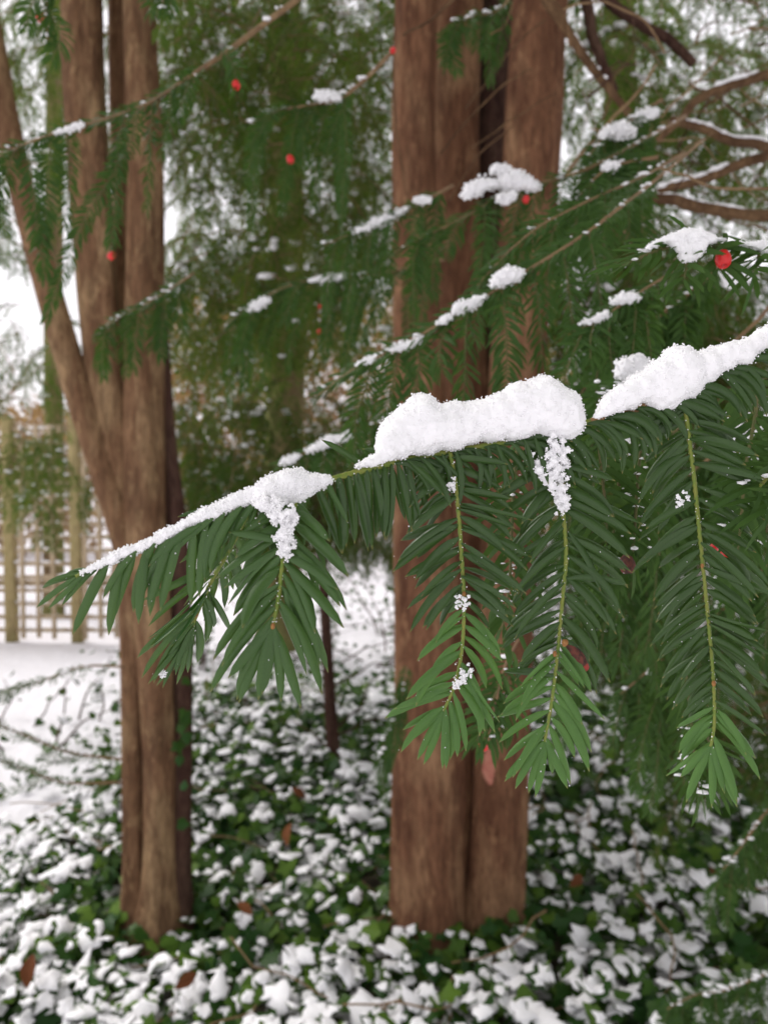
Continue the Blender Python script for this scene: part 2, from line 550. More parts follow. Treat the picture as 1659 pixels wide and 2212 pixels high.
# ---- snow
def snow_mesh(blobs, voxel, mat, origin, grains=0, gr=(0.0004, 0.0008), rough=0.0, smooth_it=3, rscale=300.0, rough2=0.0):
    """blobs: list of (centre, radius) or (centre, (rx, ry, rz)); melted together, roughened and covered with grains"""
    g = Geo()
    for c, r in blobs:
        g.add(ICO1[0] * np.asarray(r) + np.asarray(c) - origin, ICO1[1])
    tmp = obj('tmp', g.mesh('tmp', mat))
    md = tmp.modifiers.new('r', 'REMESH')
    md.mode = 'VOXEL'
    md.voxel_size = voxel
    sm = tmp.modifiers.new('s', 'SMOOTH')
    sm.iterations = smooth_it
    sm.factor = 0.5
    dg = bpy.context.evaluated_depsgraph_get()
    me = bpy.data.meshes.new_from_object(tmp.evaluated_get(dg))
    bpy.data.objects.remove(tmp)
    n = len(me.vertices)
    V = np.zeros(n * 3); me.vertices.foreach_get('co', V); V = V.reshape(-1, 3)
    Nn = np.zeros(n * 3); me.vertices.foreach_get('normal', Nn); Nn = Nn.reshape(-1, 3)
    if rough:
        d = np.array([noise.fractal(Vector(v * rscale), 0.7, 2.0, 4) for v in V])
        V = V + Nn * (d * rough)[:, None]
    if rough2:
        d = np.array([noise.fractal(Vector(v * 110 + 3.7), 0.9, 2.0, 3) for v in V])
        V = V + Nn * (d * rough2)[:, None]
    F3 = []
    F4 = []
    for p in me.polygons:
        (F4 if p.loop_total == 4 else F3).append(p.vertices[:])
    bpy.data.meshes.remove(me)
    G2 = Geo()
    G2.add(V, [np.array(f).reshape(-1, k) for f, k in ((F3, 3), (F4, 4)) if f])
    if grains:
        idx = rng.integers(0, n, grains)
        rad = rng.uniform(*gr, grains) * rng.choice([1, 1, 1, 1.35], grains)
        loc = V[idx] + Nn[idx] * (rad * rng.uniform(-0.3, 0.75, grains))[:, None] + rng.normal(0, voxel * 0.5, (grains, 3))
        mats = rand_rot(grains) * (rad[:, None] * rng.uniform(0.7, 1.25, (grains, 3)))[:, None, :]
        gv, gf = scatter(ICO0[0], ICO0[1], mats, loc)
        G2.add(gv, gf, 1)
    return G2.mesh('snow', [mat, M['snow_grain']]), V + origin, Nn

def outline_blobs(top, bot, depth, thick, step=7, jit=0.25, rmax=None):
    """blobs that fill the silhouette between two polylines (picture px) at a given depth; thick = metres front to back"""
    top, bot = np.asarray(top, float), np.asarray(bot, float)
    xs = np.arange(max(top[0, 0], bot[0, 0]), min(top[-1, 0], bot[-1, 0]), step)
    out = []
    for x in xs:
        yt, yb = np.interp(x, top[:, 0], top[:, 1]), np.interp(x, bot[:, 0], bot[:, 1])
        d = depth(x) if callable(depth) else depth
        px = d / PF
        h = max(yb - yt, 4)
        r = min(h / 2, (rmax or thick / 2) / px)
        k = max(1, int(math.ceil((h - 2 * r) / (r * 0.7))) + 1)
        for y in np.linspace(yt + r, yb - r, k):
            f = 0.55 + 0.45 * (y - yt) / h
            spread = max(thick * f / 2 - r * px * 0.6, 0)
            for dd in ([0] if spread < r * px * 0.3 else [-spread, 0, spread]):
                c = W(x + rng.normal(0, step * 0.3), y + rng.normal(0, r * 0.12), d + dd)
                out.append((c, r * px * rng.uniform(1 - jit * 0.5, 1 + jit * 0.5)))
    return out

def snow_clump(label, top, bot, depth, thick, voxel, mk, grains=0, gr=(0.0004, 0.0008), rough=0.0, step=7, smooth_it=3, extra=(), group=None, rscale=300.0, rmax=None, rough2=0.0):
    bl = outline_blobs(top, bot, depth, thick, step, rmax=rmax) + list(extra)
    org = np.mean([b[0] for b in bl], axis=0)
    me, V, N = snow_mesh(bl, voxel, M[mk], org, grains, gr, rough, smooth_it, rscale, rough2)
    o = obj('snow_clump', me, loc=org)
    return tag(o, label, 'snow clump', group)

def dist_path(p, n=None, d=0.3):
    """[(x, y[, depth])] picture points -> world path"""
    q = [W(a[0], a[1], a[2] if len(a) > 2 else d) for a in p]
    return spline(q, n or max(12, 6 * len(p)))

# berry: a fleshy cup, open at the bottom end
def berry_geo(p, r, axis, tilt=0.0):
    prof = np.array([[0.0, -0.95], [0.35, -0.92], [0.72, -0.66], [0.95, -0.15], [0.98, 0.3], [0.82, 0.75], [0.55, 0.98], [0.40, 0.92], [0.34, 0.55], [0.0, 0.42]])
    n = 14
    ang = np.arange(n) * 2 * math.pi / n
    V = np.stack([prof[:, None, 0] * np.cos(ang), prof[:, None, 0] * np.sin(ang), np.broadcast_to(prof[:, 1:] * 1.2, (len(prof), n))], -1).reshape(-1, 3)
    k, j = np.meshgrid(np.arange(len(prof) - 1), np.arange(n), indexing='ij')
    a, b = k * n + j, k * n + (j + 1) % n
    F = np.stack([a, b, b + n, a + n], -1).reshape(-1, 4)
    z = nrm(axis)
    x = nrm(np.cross(z, [0.3, 0.9, 0.2]))
    R = np.stack([x, np.cross(z, x), z], -1)
    return (V * r) @ R.T + p, F

#=====PART2=====
# ------------------------------------------------------------------ the setting: ground
def WY(x, y, Y):
    """point on the sight line through (x, y) in the upright plane at world Y"""
    r = FWD + RGT * (x - PW / 2) / PF + UPV * (PH / 2 - y) / PF
    return C0 + r * (Y / r[1])

def to_px(P):
    q = np.atleast_2d(P) - C0
    d = q @ FWD
    d = np.where(np.abs(d) < 1e-6, 1e-6, d)
    return PW / 2 + PF * (q @ RGT) / d, PH / 2 - PF * (q @ UPV) / d, d

def nz(x, y, z=0.0, s=1.0):
    return noise.noise(Vector((x * s, y * s, z)))

def ground_z(x, y):
    return 0.07 * nz(x, y, 3.1, 0.45) + 0.025 * nz(x, y, 7.7, 1.6) + 0.008 * nz(x, y, 2.7, 5.0)

def grid_mesh(xs, ys, zf):
    X, Y = np.meshgrid(xs, ys, indexing='xy')
    Z = np.array([[zf(a, b) for a in xs] for b in ys])
    V = np.stack([X, Y, Z], -1).reshape(-1, 3)
    n = len(xs)
    k, j = np.meshgrid(np.arange(len(ys) - 1), np.arange(n - 1), indexing='ij')
    a = (k * n + j).ravel()
    return V, np.stack([a, a + 1, a + 1 + n, a + n], -1)

near = np.linspace(-6, 6, 70)
xs = np.concatenate([-np.geomspace(200, 6.5, 14), near, np.geomspace(6.5, 200, 14)])
ys = np.concatenate([[-200, -60, -20, -8], np.linspace(-4, 12, 90), np.geomspace(13, 300, 14)])
V, F = grid_mesh(xs, ys, ground_z)
tag(obj('snow_ground', Geo().add(V, F).mesh('snow_ground', M['snow_ground'])), 'snow covered lawn stretching away under the trees', kind='structure')

IVY_EDGE = ([1300, 1440, 1500, 1560, 1650, 1750, 1850, 1950, 2212, 3200], [900, 560, 430, 400, 290, 170, 50, -60, -330, -1400])
def in_ivy(x, y, margin=0.0):
    px, py, d = to_px(np.stack([x, y, np.zeros_like(x)], -1))
    ok = px > np.interp(py, *IVY_EDGE) + margin
    top = np.interp(px, [300, 860, 1000, 2600], [1500, 1505, 1470, 1440])
    return ok & (d > 0.3) & (py > top + margin * 0.4) & (py < 3200)

def bed_z(x, y):
    a = bool(in_ivy(np.array([x]), np.array([y]), 22)[0])
    return (ground_z(x, y) + 0.02 + 0.02 * nz(x, y, 1.1, 5)) if a else ground_z(x, y) - 0.06
V, F = grid_mesh(np.linspace(-2.6, 3.6, 75), np.linspace(0.9, 6.2, 70), bed_z)
tag(obj('ground_under_ivy', Geo().add(V, F).mesh('ground_under_ivy', M['soil'])), 'dark leaf litter showing between the ivy leaves', kind='structure')

# ------------------------------------------------------------------ trees
def trunk_geo(pts, Y, n=26, seg=46, flute=0.07, ph=0.0, lump=0.07):
    q = spline([(a[0], a[1], a[2]) for a in pts], seg)
    path = np.array([WY(a[0], a[1], Y + (pts[0][3] if len(pts[0]) > 3 else 0)) for a in q])
    rad = q[:, 2] / 2 * np.array([depth_of(p) for p in path]) / PF
    zs = path[:, 2]
    def prof(k, ang):
        out = np.ones((len(path), n))
        for i in range(len(path)):
            z = zs[i]
            for j in range(n):
                a = ang[0, j]
                out[i, j] += flute * (0.6 * math.sin(3 * a + ph + 0.5 * math.sin(z * 1.7)) + 0.45 * math.sin(5 * a - ph * 2 + z * 0.9))
                out[i, j] += lump * noise.fractal(Vector((math.cos(a) * 1.6 + ph, math.sin(a) * 1.6, z * 2.2)), 0.8, 2.0, 3)
        return out
    V, F = tube(path, rad, n, True, prof)
    return V, F, path

Y_L = G(340, 1965, 0.06)[1]
Y_R = G(960, 2005, 0.06)[1]

def tree(name, base, label, stems, Y, mat, names=None):
    t = thing(name, base, label, 'tree')
    paths = []
    for i, (pts, dy, mk, fl) in enumerate(stems):
        V, F, p = trunk_geo(pts, Y + dy, flute=fl, ph=i * 1.7 + Y)
        obj('trunk', Geo().add(V, F).mesh('trunk', M[mk], base), t)
        paths.append(p)
    return t, paths

base_l = np.array([*G(340, 1965, 0.0)[:2], 0.0])
left_tree, lp = tree('yew_tree', base_l, 'many stemmed brown yew with slender trunks in front of the trellis fence', [
    ([(310, -620, 60), (300, -50, 68), (306, 200, 72), (313, 400, 76), (312, 800, 86), (316, 1100, 88), (332, 1350, 76), (345, 1600, 68), (347, 1800, 68), (346, 1900, 76), (344, 1965, 98), (344, 2060, 150)], -0.01, 'bark_l', 0.11),
    ([(150, -620, 66), (178, -50, 82), (182, 150, 84), (208, 550, 84), (232, 830, 78), (262, 1000, 72), (284, 1200, 62), (288, 1500, 50), (290, 1800, 48), (294, 1930, 62), (296, 2060, 110)], 0.02, 'bark_l', 0.10),
    ([(-120, -500, 46), (-60, -120, 48), (-12, 110, 52), (14, 250, 50), (58, 450, 50), (104, 620, 52), (166, 830, 58), (222, 1000, 64), (264, 1140, 60), (284, 1240, 52), (292, 1330, 40), (296, 1440, 20)], 0.0, 'bark_l', 0.06),
    ([(238, -620, 34), (250, -50, 34), (254, 200, 36), (262, 500, 36), (275, 900, 34), (300, 1300, 40), (320, 1965, 60), (322, 2050, 70)], 0.14, 'bark_l', 0.05),
    ([(352, 700, 20), (366, 960, 34), (382, 1130, 46), (390, 1300, 50), (392, 1560, 50), (386, 1800, 56), (380, 1930, 70), (380, 2050, 110)], 0.03, 'bark_dark', 0.10),  # stem in darker bark: shade on the foot's right side put into colour
], Y_L, None)

base_r = np.array([*G(960, 2010, 0.0)[:2], 0.0])
right_tree, rp = tree('yew_tree', base_r, 'stout reddish brown yew trunk that forks into three stems, rising from the ivy', [
    ([(915, -620, 92), (901, -50, 92), (895, 150, 90), (892, 300, 90), (898, 600, 98), (910, 900, 114), (920, 1200, 136), (926, 1500, 150), (927, 1780, 158), (926, 1920, 164), (924, 2000, 180), (922, 2090, 220)], 0.0, 'bark_r', 0.085),
    ([(1020, -620, 84), (998, -50, 96), (989, 150, 96), (987, 320, 96), (996, 620, 98), (1024, 1000, 96), (1036, 1400, 102), (1040, 1700, 100), (1034, 2000, 100)], 0.17, 'bark_r', 0.06),
    ([(1200, -620, 104), (1168, -50, 116), (1158, 100, 120), (1150, 260, 122), (1136, 480, 116), (1114, 800, 118), (1094, 1200, 122), (1080, 1500, 124), (1074, 1720, 124), (1066, 1880, 130), (1058, 1985, 146), (1056, 2090, 190)], 0.03, 'bark_r', 0.08),
    ([(1085, -620, 80), (1072, -50, 78), (1066, 200, 80), (1060, 500, 84), (1052, 900, 90), (1046, 1300, 96), (1040, 1900, 100)], 0.24, 'bark_dark', 0.07),
], Y_R, None)

# a bare salmon coloured patch where bark has come away
from mathutils.bvhtree import BVHTree
def patch_on(paths_geo, outline_c, rx, ry, seed, push=0.003, n=18):
    V, F = paths_geo
    bv = BVHTree.FromPolygons([tuple(v) for v in V], [tuple(f) for f in F])
    pts, ok = [], {}
    for i in range(n):
        for j in range(n):
            u, v = (i / (n - 1) * 2 - 1), (j / (n - 1) * 2 - 1)
            lim = 1 + 0.35 * noise.noise(Vector((u * 1.5 + seed, v * 1.5, seed)))
            if u * u + v * v > lim * lim * 0.8:
                continue
            x, y = outline_c[0] + u * rx, outline_c[1] + v * ry
            d = Vector(W(x, y, 1.0) - C0)
            hit = bv.ray_cast(Vector(C0), d.normalized())
            if hit[0] is None:
                continue
            ok[(i, j)] = len(pts)
            pts.append(np.array(hit[0]) - np.array(d.normalized()) * push)
    fs = [[ok[(i, j)], ok[(i + 1, j)], ok[(i + 1, j + 1)], ok[(i, j + 1)]] for (i, j) in ok if (i + 1, j) in ok and (i, j + 1) in ok and (i + 1, j + 1) in ok]
    return np.array(pts), np.array(fs)
M['bare'] = plain_mat('bare_wood', (0.42, 0.14, 0.10), 0.7, (0.50, 0.22, 0.15), 60)
tv, tf, _ = trunk_geo([(1200, -620, 104), (1168, -50, 116), (1158, 100, 120), (1150, 260, 122), (1136, 480, 116), (1114, 800, 118), (1094, 1200, 122), (1080, 1500, 124), (1074, 1720, 124), (1066, 1880, 130), (1058, 1985, 146), (1056, 2090, 190)], Y_R + 0.03, flute=0.08, ph=2 * 1.7 + Y_R)
pv, pf = patch_on((tv, tf[0]), (1056, 1655), 17, 46, 4.0)
if len(pf):
    o = obj('bark_patch', Geo().add(pv, pf).mesh('bark_patch', M['bare'], base_r), right_tree)
    o['label'] = 'salmon pink bare patch on the right stem'

# thin dark sapling
b = np.array([*G(722, 1665, 0.0)[:2], 0.0])
sap = thing('sapling', b, 'thin dark brown sapling stem standing between the two yews', 'sapling')
V, F, sp_path = trunk_geo([(684, 1060, 17), (690, 1150, 20), (697, 1250, 21), (704, 1350, 23), (712, 1500, 26), (722, 1640, 30), (724, 1720, 36)], G(722, 1665, 0.02)[1], n=12, seg=30)
obj('trunk', Geo().add(V, F).mesh('trunk', M['bark_dark'], b), sap)
Ys = b[1]
def px_tube(pts, Y, r0, r1, n=6, wob=0.0, seg=None):
    p = spline([WY(x, y, Y + (q[0] if q else 0)) for x, y, *q in pts], seg or 8 * len(pts))
    if wob:
        p = p + np.array([[nz(i * 0.13, k * 5.1, pts[0][0] * 0.01) for k in range(3)] for i in range(len(p))]) * wob
    return p, tube(p, np.linspace(r0, r1, len(p)), n)
for pts in ([(716, 1590), (760, 1570), (840, 1545), (940, 1530)], [(712, 1610), (660, 1570), (600, 1550)], [(735, 1565), (790, 1500), (830, 1440)], [(720, 1480), (790, 1440), (860, 1430)], [(705, 1450), (650, 1420), (560, 1400)]):
    p, (V, F) = px_tube(pts, Ys, 0.006, 0.002, wob=0.03)
    obj('twig', Geo().add(V, F).mesh('twig', M['bark_dark'], b), sap)

# ------------------------------------------------------------------ hanging yew foliage
def branchlet(length, sp, wid, K, seed, droop=1.0, tw=0.11, tsp=0.026):
    """a drooping branchlet in local space, from the origin out along +X and down: needles and twig axis"""
    st = np.linspace(0, 1, 14)
    el = 0.1 - (1.15 * droop) * st ** 0.9 + rng.normal(0, 0.05)
    az = np.cumsum(rng.normal(0, 0.06, 14))
    D = np.stack([np.cos(el) * np.cos(az), np.cos(el) * np.sin(az), np.sin(el)], -1)
    ax = np.vstack([[0, 0, 0], np.cumsum(D, 0) * length / 14])
    ns, tw_geo = [], Geo()
    tw_geo.add(*tube(ax[::3], np.linspace(0.0032, 0.0010, len(ax[::3])), 3, False))
    L = arc_len(ax)
    side = 1
    s = 0.10 * L
    while s < L * 0.97:
        p = arc_sample(ax, np.array([s]))[0]
        T = nrm(arc_sample(ax, np.array([s + 0.004]))[0] - arc_sample(ax, np.array([s - 0.004]))[0])
        up = nrm(np.array([T[2] * -T[0], -T[2] * T[1], 1 - T[2] ** 2]) + 1e-6)
        S = nrm(np.cross(T, up)) * side
        l = tw * rng.uniform(0.6, 1.15) * (1 - 0.55 * (s / L))
        d0 = nrm(T * 0.62 + S * 0.78 + rng.normal(0, 0.15, 3))
        q = [p]
        for k in range(6):
            q.append(q[-1] + d0 * l / 6)
            d0 = nrm(d0 + np.array([0, 0, -0.17 * droop]))
        q = np.array(q)
        ns.append(needles_on(q, up + rng.normal(0, 0.35, 3), sp, 0.023, wid=wid, spread=25, tint=(0, 0.25), a0=(62, 45)))
        tw_geo.add(*tube(q[[0, 6]], [0.0013, 0.0006], 3, False))
        side = -side
        s += tsp * rng.uniform(0.6, 1.3)
    ns.append(needles_on(ax, [0, 0, 1.0], sp * 1.3, 0.021, wid=wid, spread=30, tint=(0, 0.25), s0=0.3))
    V, F, ti = needle_kite(cat_ns(ns))
    tv = np.vstack(tw_geo.V)
    return V, F, ti, tv, np.vstack(tw_geo.F)

FINE = [branchlet(rng.uniform(0.26, 0.40), 0.0060, 0.20, 2, i, rng.uniform(0.8, 1.3)) for i in range(6)]
COARSE = [branchlet(rng.uniform(0.32, 0.52), 0.0100, 0.31, 2, i, rng.uniform(0.8, 1.35), tw=0.13, tsp=0.034) for i in range(6)]
SHADE_CANOPY = [branchlet(rng.uniform(0.4, 0.55), 0.016, 0.42, 2, i, 0.9, tw=0.16, tsp=0.04) for i in range(4)]  # coarse foliage for the unseen boughs added to hold back sky light
far_snow = Geo()

def hang(crown, twig, P, az, scale, protos, tint, tilt=0.0, snow=0.0):
    V, F, ti, tv, tf = protos[rng.integers(len(protos))]
    c, s = math.cos(az), math.sin(az)
    R = np.array([[c, -s, 0], [s, c, 0], [0, 0, 1]]) @ np.array([[math.cos(tilt), 0, math.sin(tilt)], [0, 1, 0], [-math.sin(tilt), 0, math.cos(tilt)]]) * scale
    crown.add(V @ R.T + P, F, tint=np.clip(ti + tint, 0, 1))
    twig.add(tv @ R.T + P, tf)
    if rng.uniform() < snow * 0.5:
        k = rng.integers(3, 8)
        for i in range(k):
            v = tv[rng.integers(0, int(len(tv) * 0.7))] @ R.T + P
            r = rng.uniform(0.006, 0.016) * scale
            far_snow.add(ICO0[0] * np.array([rng.uniform(1, 2.2), rng.uniform(1, 2.2), 0.75]) * r * rng.uniform(0.8, 1.2, (len(ICO0[0]), 1)) + v + [0, 0, r * 0.6], ICO0[1])

ZMUL = 2.5
def zones(t, base, zs, extra=()):
    crown, twig = Geo(), Geo()
    for (cx, cy, rx, ry, d0, d1, n, t0, t1, sn) in zs:
        for i in range(int(n * ZMUL)):
            while True:
                u, v = rng.uniform(-1, 1, 2)
                if u * u + v * v < 1:
                    break
            d = rng.uniform(d0, d1)
            P = W(cx + u * rx, cy + v * ry, d)
            if P[2] < 0.35:
                continue
            pr = FINE if d < 2.3 else COARSE
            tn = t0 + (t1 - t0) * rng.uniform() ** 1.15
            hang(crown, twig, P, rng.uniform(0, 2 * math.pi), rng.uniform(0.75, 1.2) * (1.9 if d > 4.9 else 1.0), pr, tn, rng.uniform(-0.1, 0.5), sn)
    for (xa, xb, ya, yb, za, zb2, n) in extra:  # boughs added overhead and out of view to shade the scene
        for i in range(n):
            P = np.array([rng.uniform(xa, xb), rng.uniform(ya, yb), rng.uniform(za, zb2)])
            qx, qy, qd = to_px(np.stack([P, P - [0, 0, 0.9]]))
            if P[1] > 0.1 and qy[1] > -60:
                continue
            hang(crown, twig, P, rng.uniform(0, 6.28), rng.uniform(1.8, 2.6), SHADE_CANOPY, rng.uniform(0, 0.4), rng.uniform(-0.5, 0.3), 0)
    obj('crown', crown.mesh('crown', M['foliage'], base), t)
    tag(obj('twigs', twig.mesh('twigs', M['twig_tan'], base), t), kind='stuff')

#            cx   cy   rx   ry   d0   d1   n  tint0 tint1 snow
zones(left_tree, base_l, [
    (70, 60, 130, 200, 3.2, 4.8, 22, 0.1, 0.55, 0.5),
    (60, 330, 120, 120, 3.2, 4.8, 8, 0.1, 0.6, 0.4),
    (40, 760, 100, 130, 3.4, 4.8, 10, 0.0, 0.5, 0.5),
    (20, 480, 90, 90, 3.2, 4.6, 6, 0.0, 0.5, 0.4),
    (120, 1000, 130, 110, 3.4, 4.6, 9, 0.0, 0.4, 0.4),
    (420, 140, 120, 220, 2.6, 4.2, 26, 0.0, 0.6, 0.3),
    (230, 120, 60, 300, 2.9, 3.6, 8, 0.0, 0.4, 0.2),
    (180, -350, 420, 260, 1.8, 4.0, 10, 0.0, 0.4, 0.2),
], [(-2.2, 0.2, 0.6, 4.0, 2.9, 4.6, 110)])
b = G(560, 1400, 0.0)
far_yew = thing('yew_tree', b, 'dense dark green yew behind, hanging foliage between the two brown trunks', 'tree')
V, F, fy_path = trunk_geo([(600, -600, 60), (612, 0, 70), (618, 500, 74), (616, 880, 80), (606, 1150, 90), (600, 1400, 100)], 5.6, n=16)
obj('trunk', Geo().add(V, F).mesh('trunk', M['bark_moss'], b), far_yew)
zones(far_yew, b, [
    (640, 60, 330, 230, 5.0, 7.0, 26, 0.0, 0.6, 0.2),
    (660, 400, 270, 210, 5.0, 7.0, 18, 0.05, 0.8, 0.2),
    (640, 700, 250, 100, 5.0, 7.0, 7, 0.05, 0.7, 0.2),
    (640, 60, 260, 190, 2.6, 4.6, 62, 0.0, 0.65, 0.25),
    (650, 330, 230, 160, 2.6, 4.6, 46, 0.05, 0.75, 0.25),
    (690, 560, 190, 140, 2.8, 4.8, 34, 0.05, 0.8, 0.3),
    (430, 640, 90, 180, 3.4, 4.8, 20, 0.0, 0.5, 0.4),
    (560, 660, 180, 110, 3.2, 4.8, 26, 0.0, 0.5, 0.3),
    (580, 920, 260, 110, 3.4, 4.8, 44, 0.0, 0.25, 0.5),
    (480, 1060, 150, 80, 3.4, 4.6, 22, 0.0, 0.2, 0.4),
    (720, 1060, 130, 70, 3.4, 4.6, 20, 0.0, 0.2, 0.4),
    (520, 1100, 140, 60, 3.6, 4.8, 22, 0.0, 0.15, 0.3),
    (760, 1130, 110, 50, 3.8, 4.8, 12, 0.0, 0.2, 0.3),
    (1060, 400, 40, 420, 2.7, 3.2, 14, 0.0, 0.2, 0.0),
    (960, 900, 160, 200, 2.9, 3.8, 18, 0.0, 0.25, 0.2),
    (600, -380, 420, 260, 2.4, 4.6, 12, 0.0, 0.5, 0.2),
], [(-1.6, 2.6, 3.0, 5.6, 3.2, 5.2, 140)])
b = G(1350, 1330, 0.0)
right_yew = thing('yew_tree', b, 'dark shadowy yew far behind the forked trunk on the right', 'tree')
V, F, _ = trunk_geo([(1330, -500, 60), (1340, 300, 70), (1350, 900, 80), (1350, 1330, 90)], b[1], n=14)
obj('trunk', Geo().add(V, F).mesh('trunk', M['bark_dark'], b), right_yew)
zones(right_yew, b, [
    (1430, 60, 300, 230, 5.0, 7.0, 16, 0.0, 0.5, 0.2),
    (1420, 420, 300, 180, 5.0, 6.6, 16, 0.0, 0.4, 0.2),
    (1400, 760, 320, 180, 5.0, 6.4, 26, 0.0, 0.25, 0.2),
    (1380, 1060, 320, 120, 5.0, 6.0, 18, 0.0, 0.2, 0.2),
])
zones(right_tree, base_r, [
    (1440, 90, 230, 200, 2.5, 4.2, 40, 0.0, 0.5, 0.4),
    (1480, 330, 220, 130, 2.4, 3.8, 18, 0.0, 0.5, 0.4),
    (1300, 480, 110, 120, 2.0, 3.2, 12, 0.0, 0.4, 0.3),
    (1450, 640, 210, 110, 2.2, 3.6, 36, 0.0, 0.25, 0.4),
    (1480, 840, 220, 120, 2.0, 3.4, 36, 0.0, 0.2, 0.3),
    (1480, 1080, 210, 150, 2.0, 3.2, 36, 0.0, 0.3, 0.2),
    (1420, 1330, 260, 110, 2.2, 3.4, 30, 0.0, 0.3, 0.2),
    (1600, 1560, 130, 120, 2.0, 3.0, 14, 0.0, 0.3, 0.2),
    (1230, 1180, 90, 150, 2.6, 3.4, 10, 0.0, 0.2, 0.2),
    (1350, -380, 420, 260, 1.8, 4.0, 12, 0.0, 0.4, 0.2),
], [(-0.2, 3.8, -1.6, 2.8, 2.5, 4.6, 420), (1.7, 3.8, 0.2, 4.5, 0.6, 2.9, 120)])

# limbs in the upper right, with snow lying along them
def limb(pts, Y, w0, w1, mat='limb', n=9, name='limb', t=right_tree, base=base_r, wob=0.007):
    r0, r1 = 0.76 * w0 / 2 * Y / PF, 0.76 * w1 / 2 * Y / PF
    p, (V, F) = px_tube(pts, Y, r0, r1, n, wob)
    obj(name, Geo().add(V, F).mesh(name, M[mat], base), t)
    return p, np.linspace(r0, r1, len(p))

def snow_along(p, r, label, s0=0.0, s1=1.0, hf=0.9, gap=0.25, mk='snow_mid', voxel=None, seed=0.0):
    L = arc_len(p)
    bl = []
    s = s0 * L
    while s < s1 * L:
        rr = np.interp(s / L, np.linspace(0, 1, len(r)), r)
        if nz(s * 9, seed, 2.2) > -gap:
            q = arc_sample(p, np.array([s]))[0]
            k = rr * hf * rng.uniform(0.55, 1.0)
            bl.append((q + [rng.normal(0, rr * 0.15), rng.normal(0, rr * 0.2), rr * 0.75 + k * 0.25], (k * 1.1, k * 1.1, k * 0.85)))
        s += rr * 0.55
    if len(bl) < 3:
        return
    org = np.mean([x[0] for x in bl], axis=0)
    me, V, N = snow_mesh(bl, voxel or float(np.mean(r)) * 0.22, M[mk], org, 0, rough=float(np.mean(r)) * 0.12, rscale=60)
    return tag(obj('snow_clump', me, loc=org), label, 'snow clump')

p, r = limb([(1165, -60), (1181, 0), (1227, 73), (1277, 146), (1321, 204), (1370, 260)], 1.75, 30, 20)
snow_along(p, r, 'thin snow line on the slanting limb beside the right yew stem', 0.35, 0.75, 0.75, 2)
limb([(1250, -80), (1315, 6), (1385, 50), (1446, 87), (1500, 140)], 2.3, 34, 26, 'bark_dark')
limb([(1255, -40), (1275, 60), (1300, 130), (1330, 200)], 2.3, 34, 26, 'bark_dark')
p, r = limb([(1720, 150), (1659, 163), (1583, 181), (1510, 216), (1467, 262), (1414, 309), (1360, 350)], 1.55, 32, 16)
snow_along(p, r, 'snow patches on the pale limb reaching in at the right edge', 0.2, 0.42, 0.9, 2, seed=3)
p, r = limb([(1452, 257), (1525, 286), (1583, 303), (1636, 315), (1720, 330)], 1.65, 22, 30)
snow_along(p, r, 'knobbly snow ridge on the short dark limb at upper right', 0.1, 0.95, 0.85, 2, seed=7)
p, r = limb([(1250, 390), (1297, 402), (1379, 417), (1452, 432), (1540, 455), (1659, 467), (1730, 470)], 1.45, 24, 36)
snow_along(p, r, 'broken snow strip along the lowest thick limb at right', 0.3, 0.75, 0.62, 2, seed=11)
p, r = limb([(1680, 320), (1612, 350), (1525, 385), (1437, 408), (1379, 437), (1306, 472), (1250, 500)], 1.7, 30, 20)
snow_along(p, r, 'long snow strip on the limb that slopes down towards the trunk', 0.25, 1.0, 0.95, 2, seed=15)
TW = [([(1222, 376), (1297, 286), (1373, 204), (1420, 140)], 1.3, 13, 7), ([(1213, 23), (1270, 6), (1321, 9), (1397, 52), (1437, 117)], 1.3, 6, 5),
      ([(1426, 362), (1481, 385), (1554, 405), (1700, 412)], 1.0, 6, 8), ([(1310, 420), (1340, 480), (1352, 510)], 1.2, 5, 4), ([(1300, 430), (1330, 470), (1348, 480)], 1.1, 5, 4),
      ([(1376, 415), (1385, 455), (1405, 490)], 1.2, 5, 3), ([(1180, -20), (1218, 30), (1230, 100)], 1.2, 9, 8), ([(1005, 235), (1060, 165), (1110, 100), (1180, 40)], 1.5, 7, 5),
      ([(950, 330), (1030, 240), (1090, 180), (1150, 150)], 1.6, 7, 5), ([(870, 80), (930, 40), (1000, -20)], 1.3, 9, 12), ([(1020, 320), (1090, 270), (1150, 230), (1200, 200)], 1.6, 6, 4),
      ([(1060, 75), (1095, 50), (1108, -10)], 1.1, 5, 6), ([(970, 430), (1040, 330), (1110, 270)], 1.5, 6, 5), ([(850, 100), (853, 260), (870, 380), (884, 470)], 1.5, 7, 5),
      ([(1390, 300), (1440, 240), (1500, 180), (1560, 120)], 1.4, 8, 5), ([(1659, 660), (1600, 730), (1540, 790)], 0.9, 12, 9), ([(1100, 690), (1130, 620), (1160, 570)], 1.4, 6, 5)]
for pts, d, a, c in TW:
    on = pts[0][0] < 1200
    limb(pts, d, a * (0.75 if on else 1), c * (0.75 if on else 1), 'limb' if on else 'twig_tan', 6, 'twig', wob=0.004)

for i in range(34):
    x, y = rng.uniform(1210, 1640), rng.uniform(-20, 470)
    a = rng.choice([rng.uniform(-0.9, -0.3), rng.uniform(0.2, 1.2)])
    l = rng.uniform(60, 190)
    dx, dy = math.cos(a) * l, -math.sin(a) * l
    limb([(x, y), (x + dx * 0.5 + rng.normal(0, 10), y + dy * 0.5 + rng.normal(0, 10)), (x + dx, y + dy)], rng.uniform(1.3, 2.4), rng.uniform(4, 9), rng.uniform(2, 4), rng.choice(['twig_tan', 'limb', 'bark_dark']), 5, 'twig', wob=0.01)

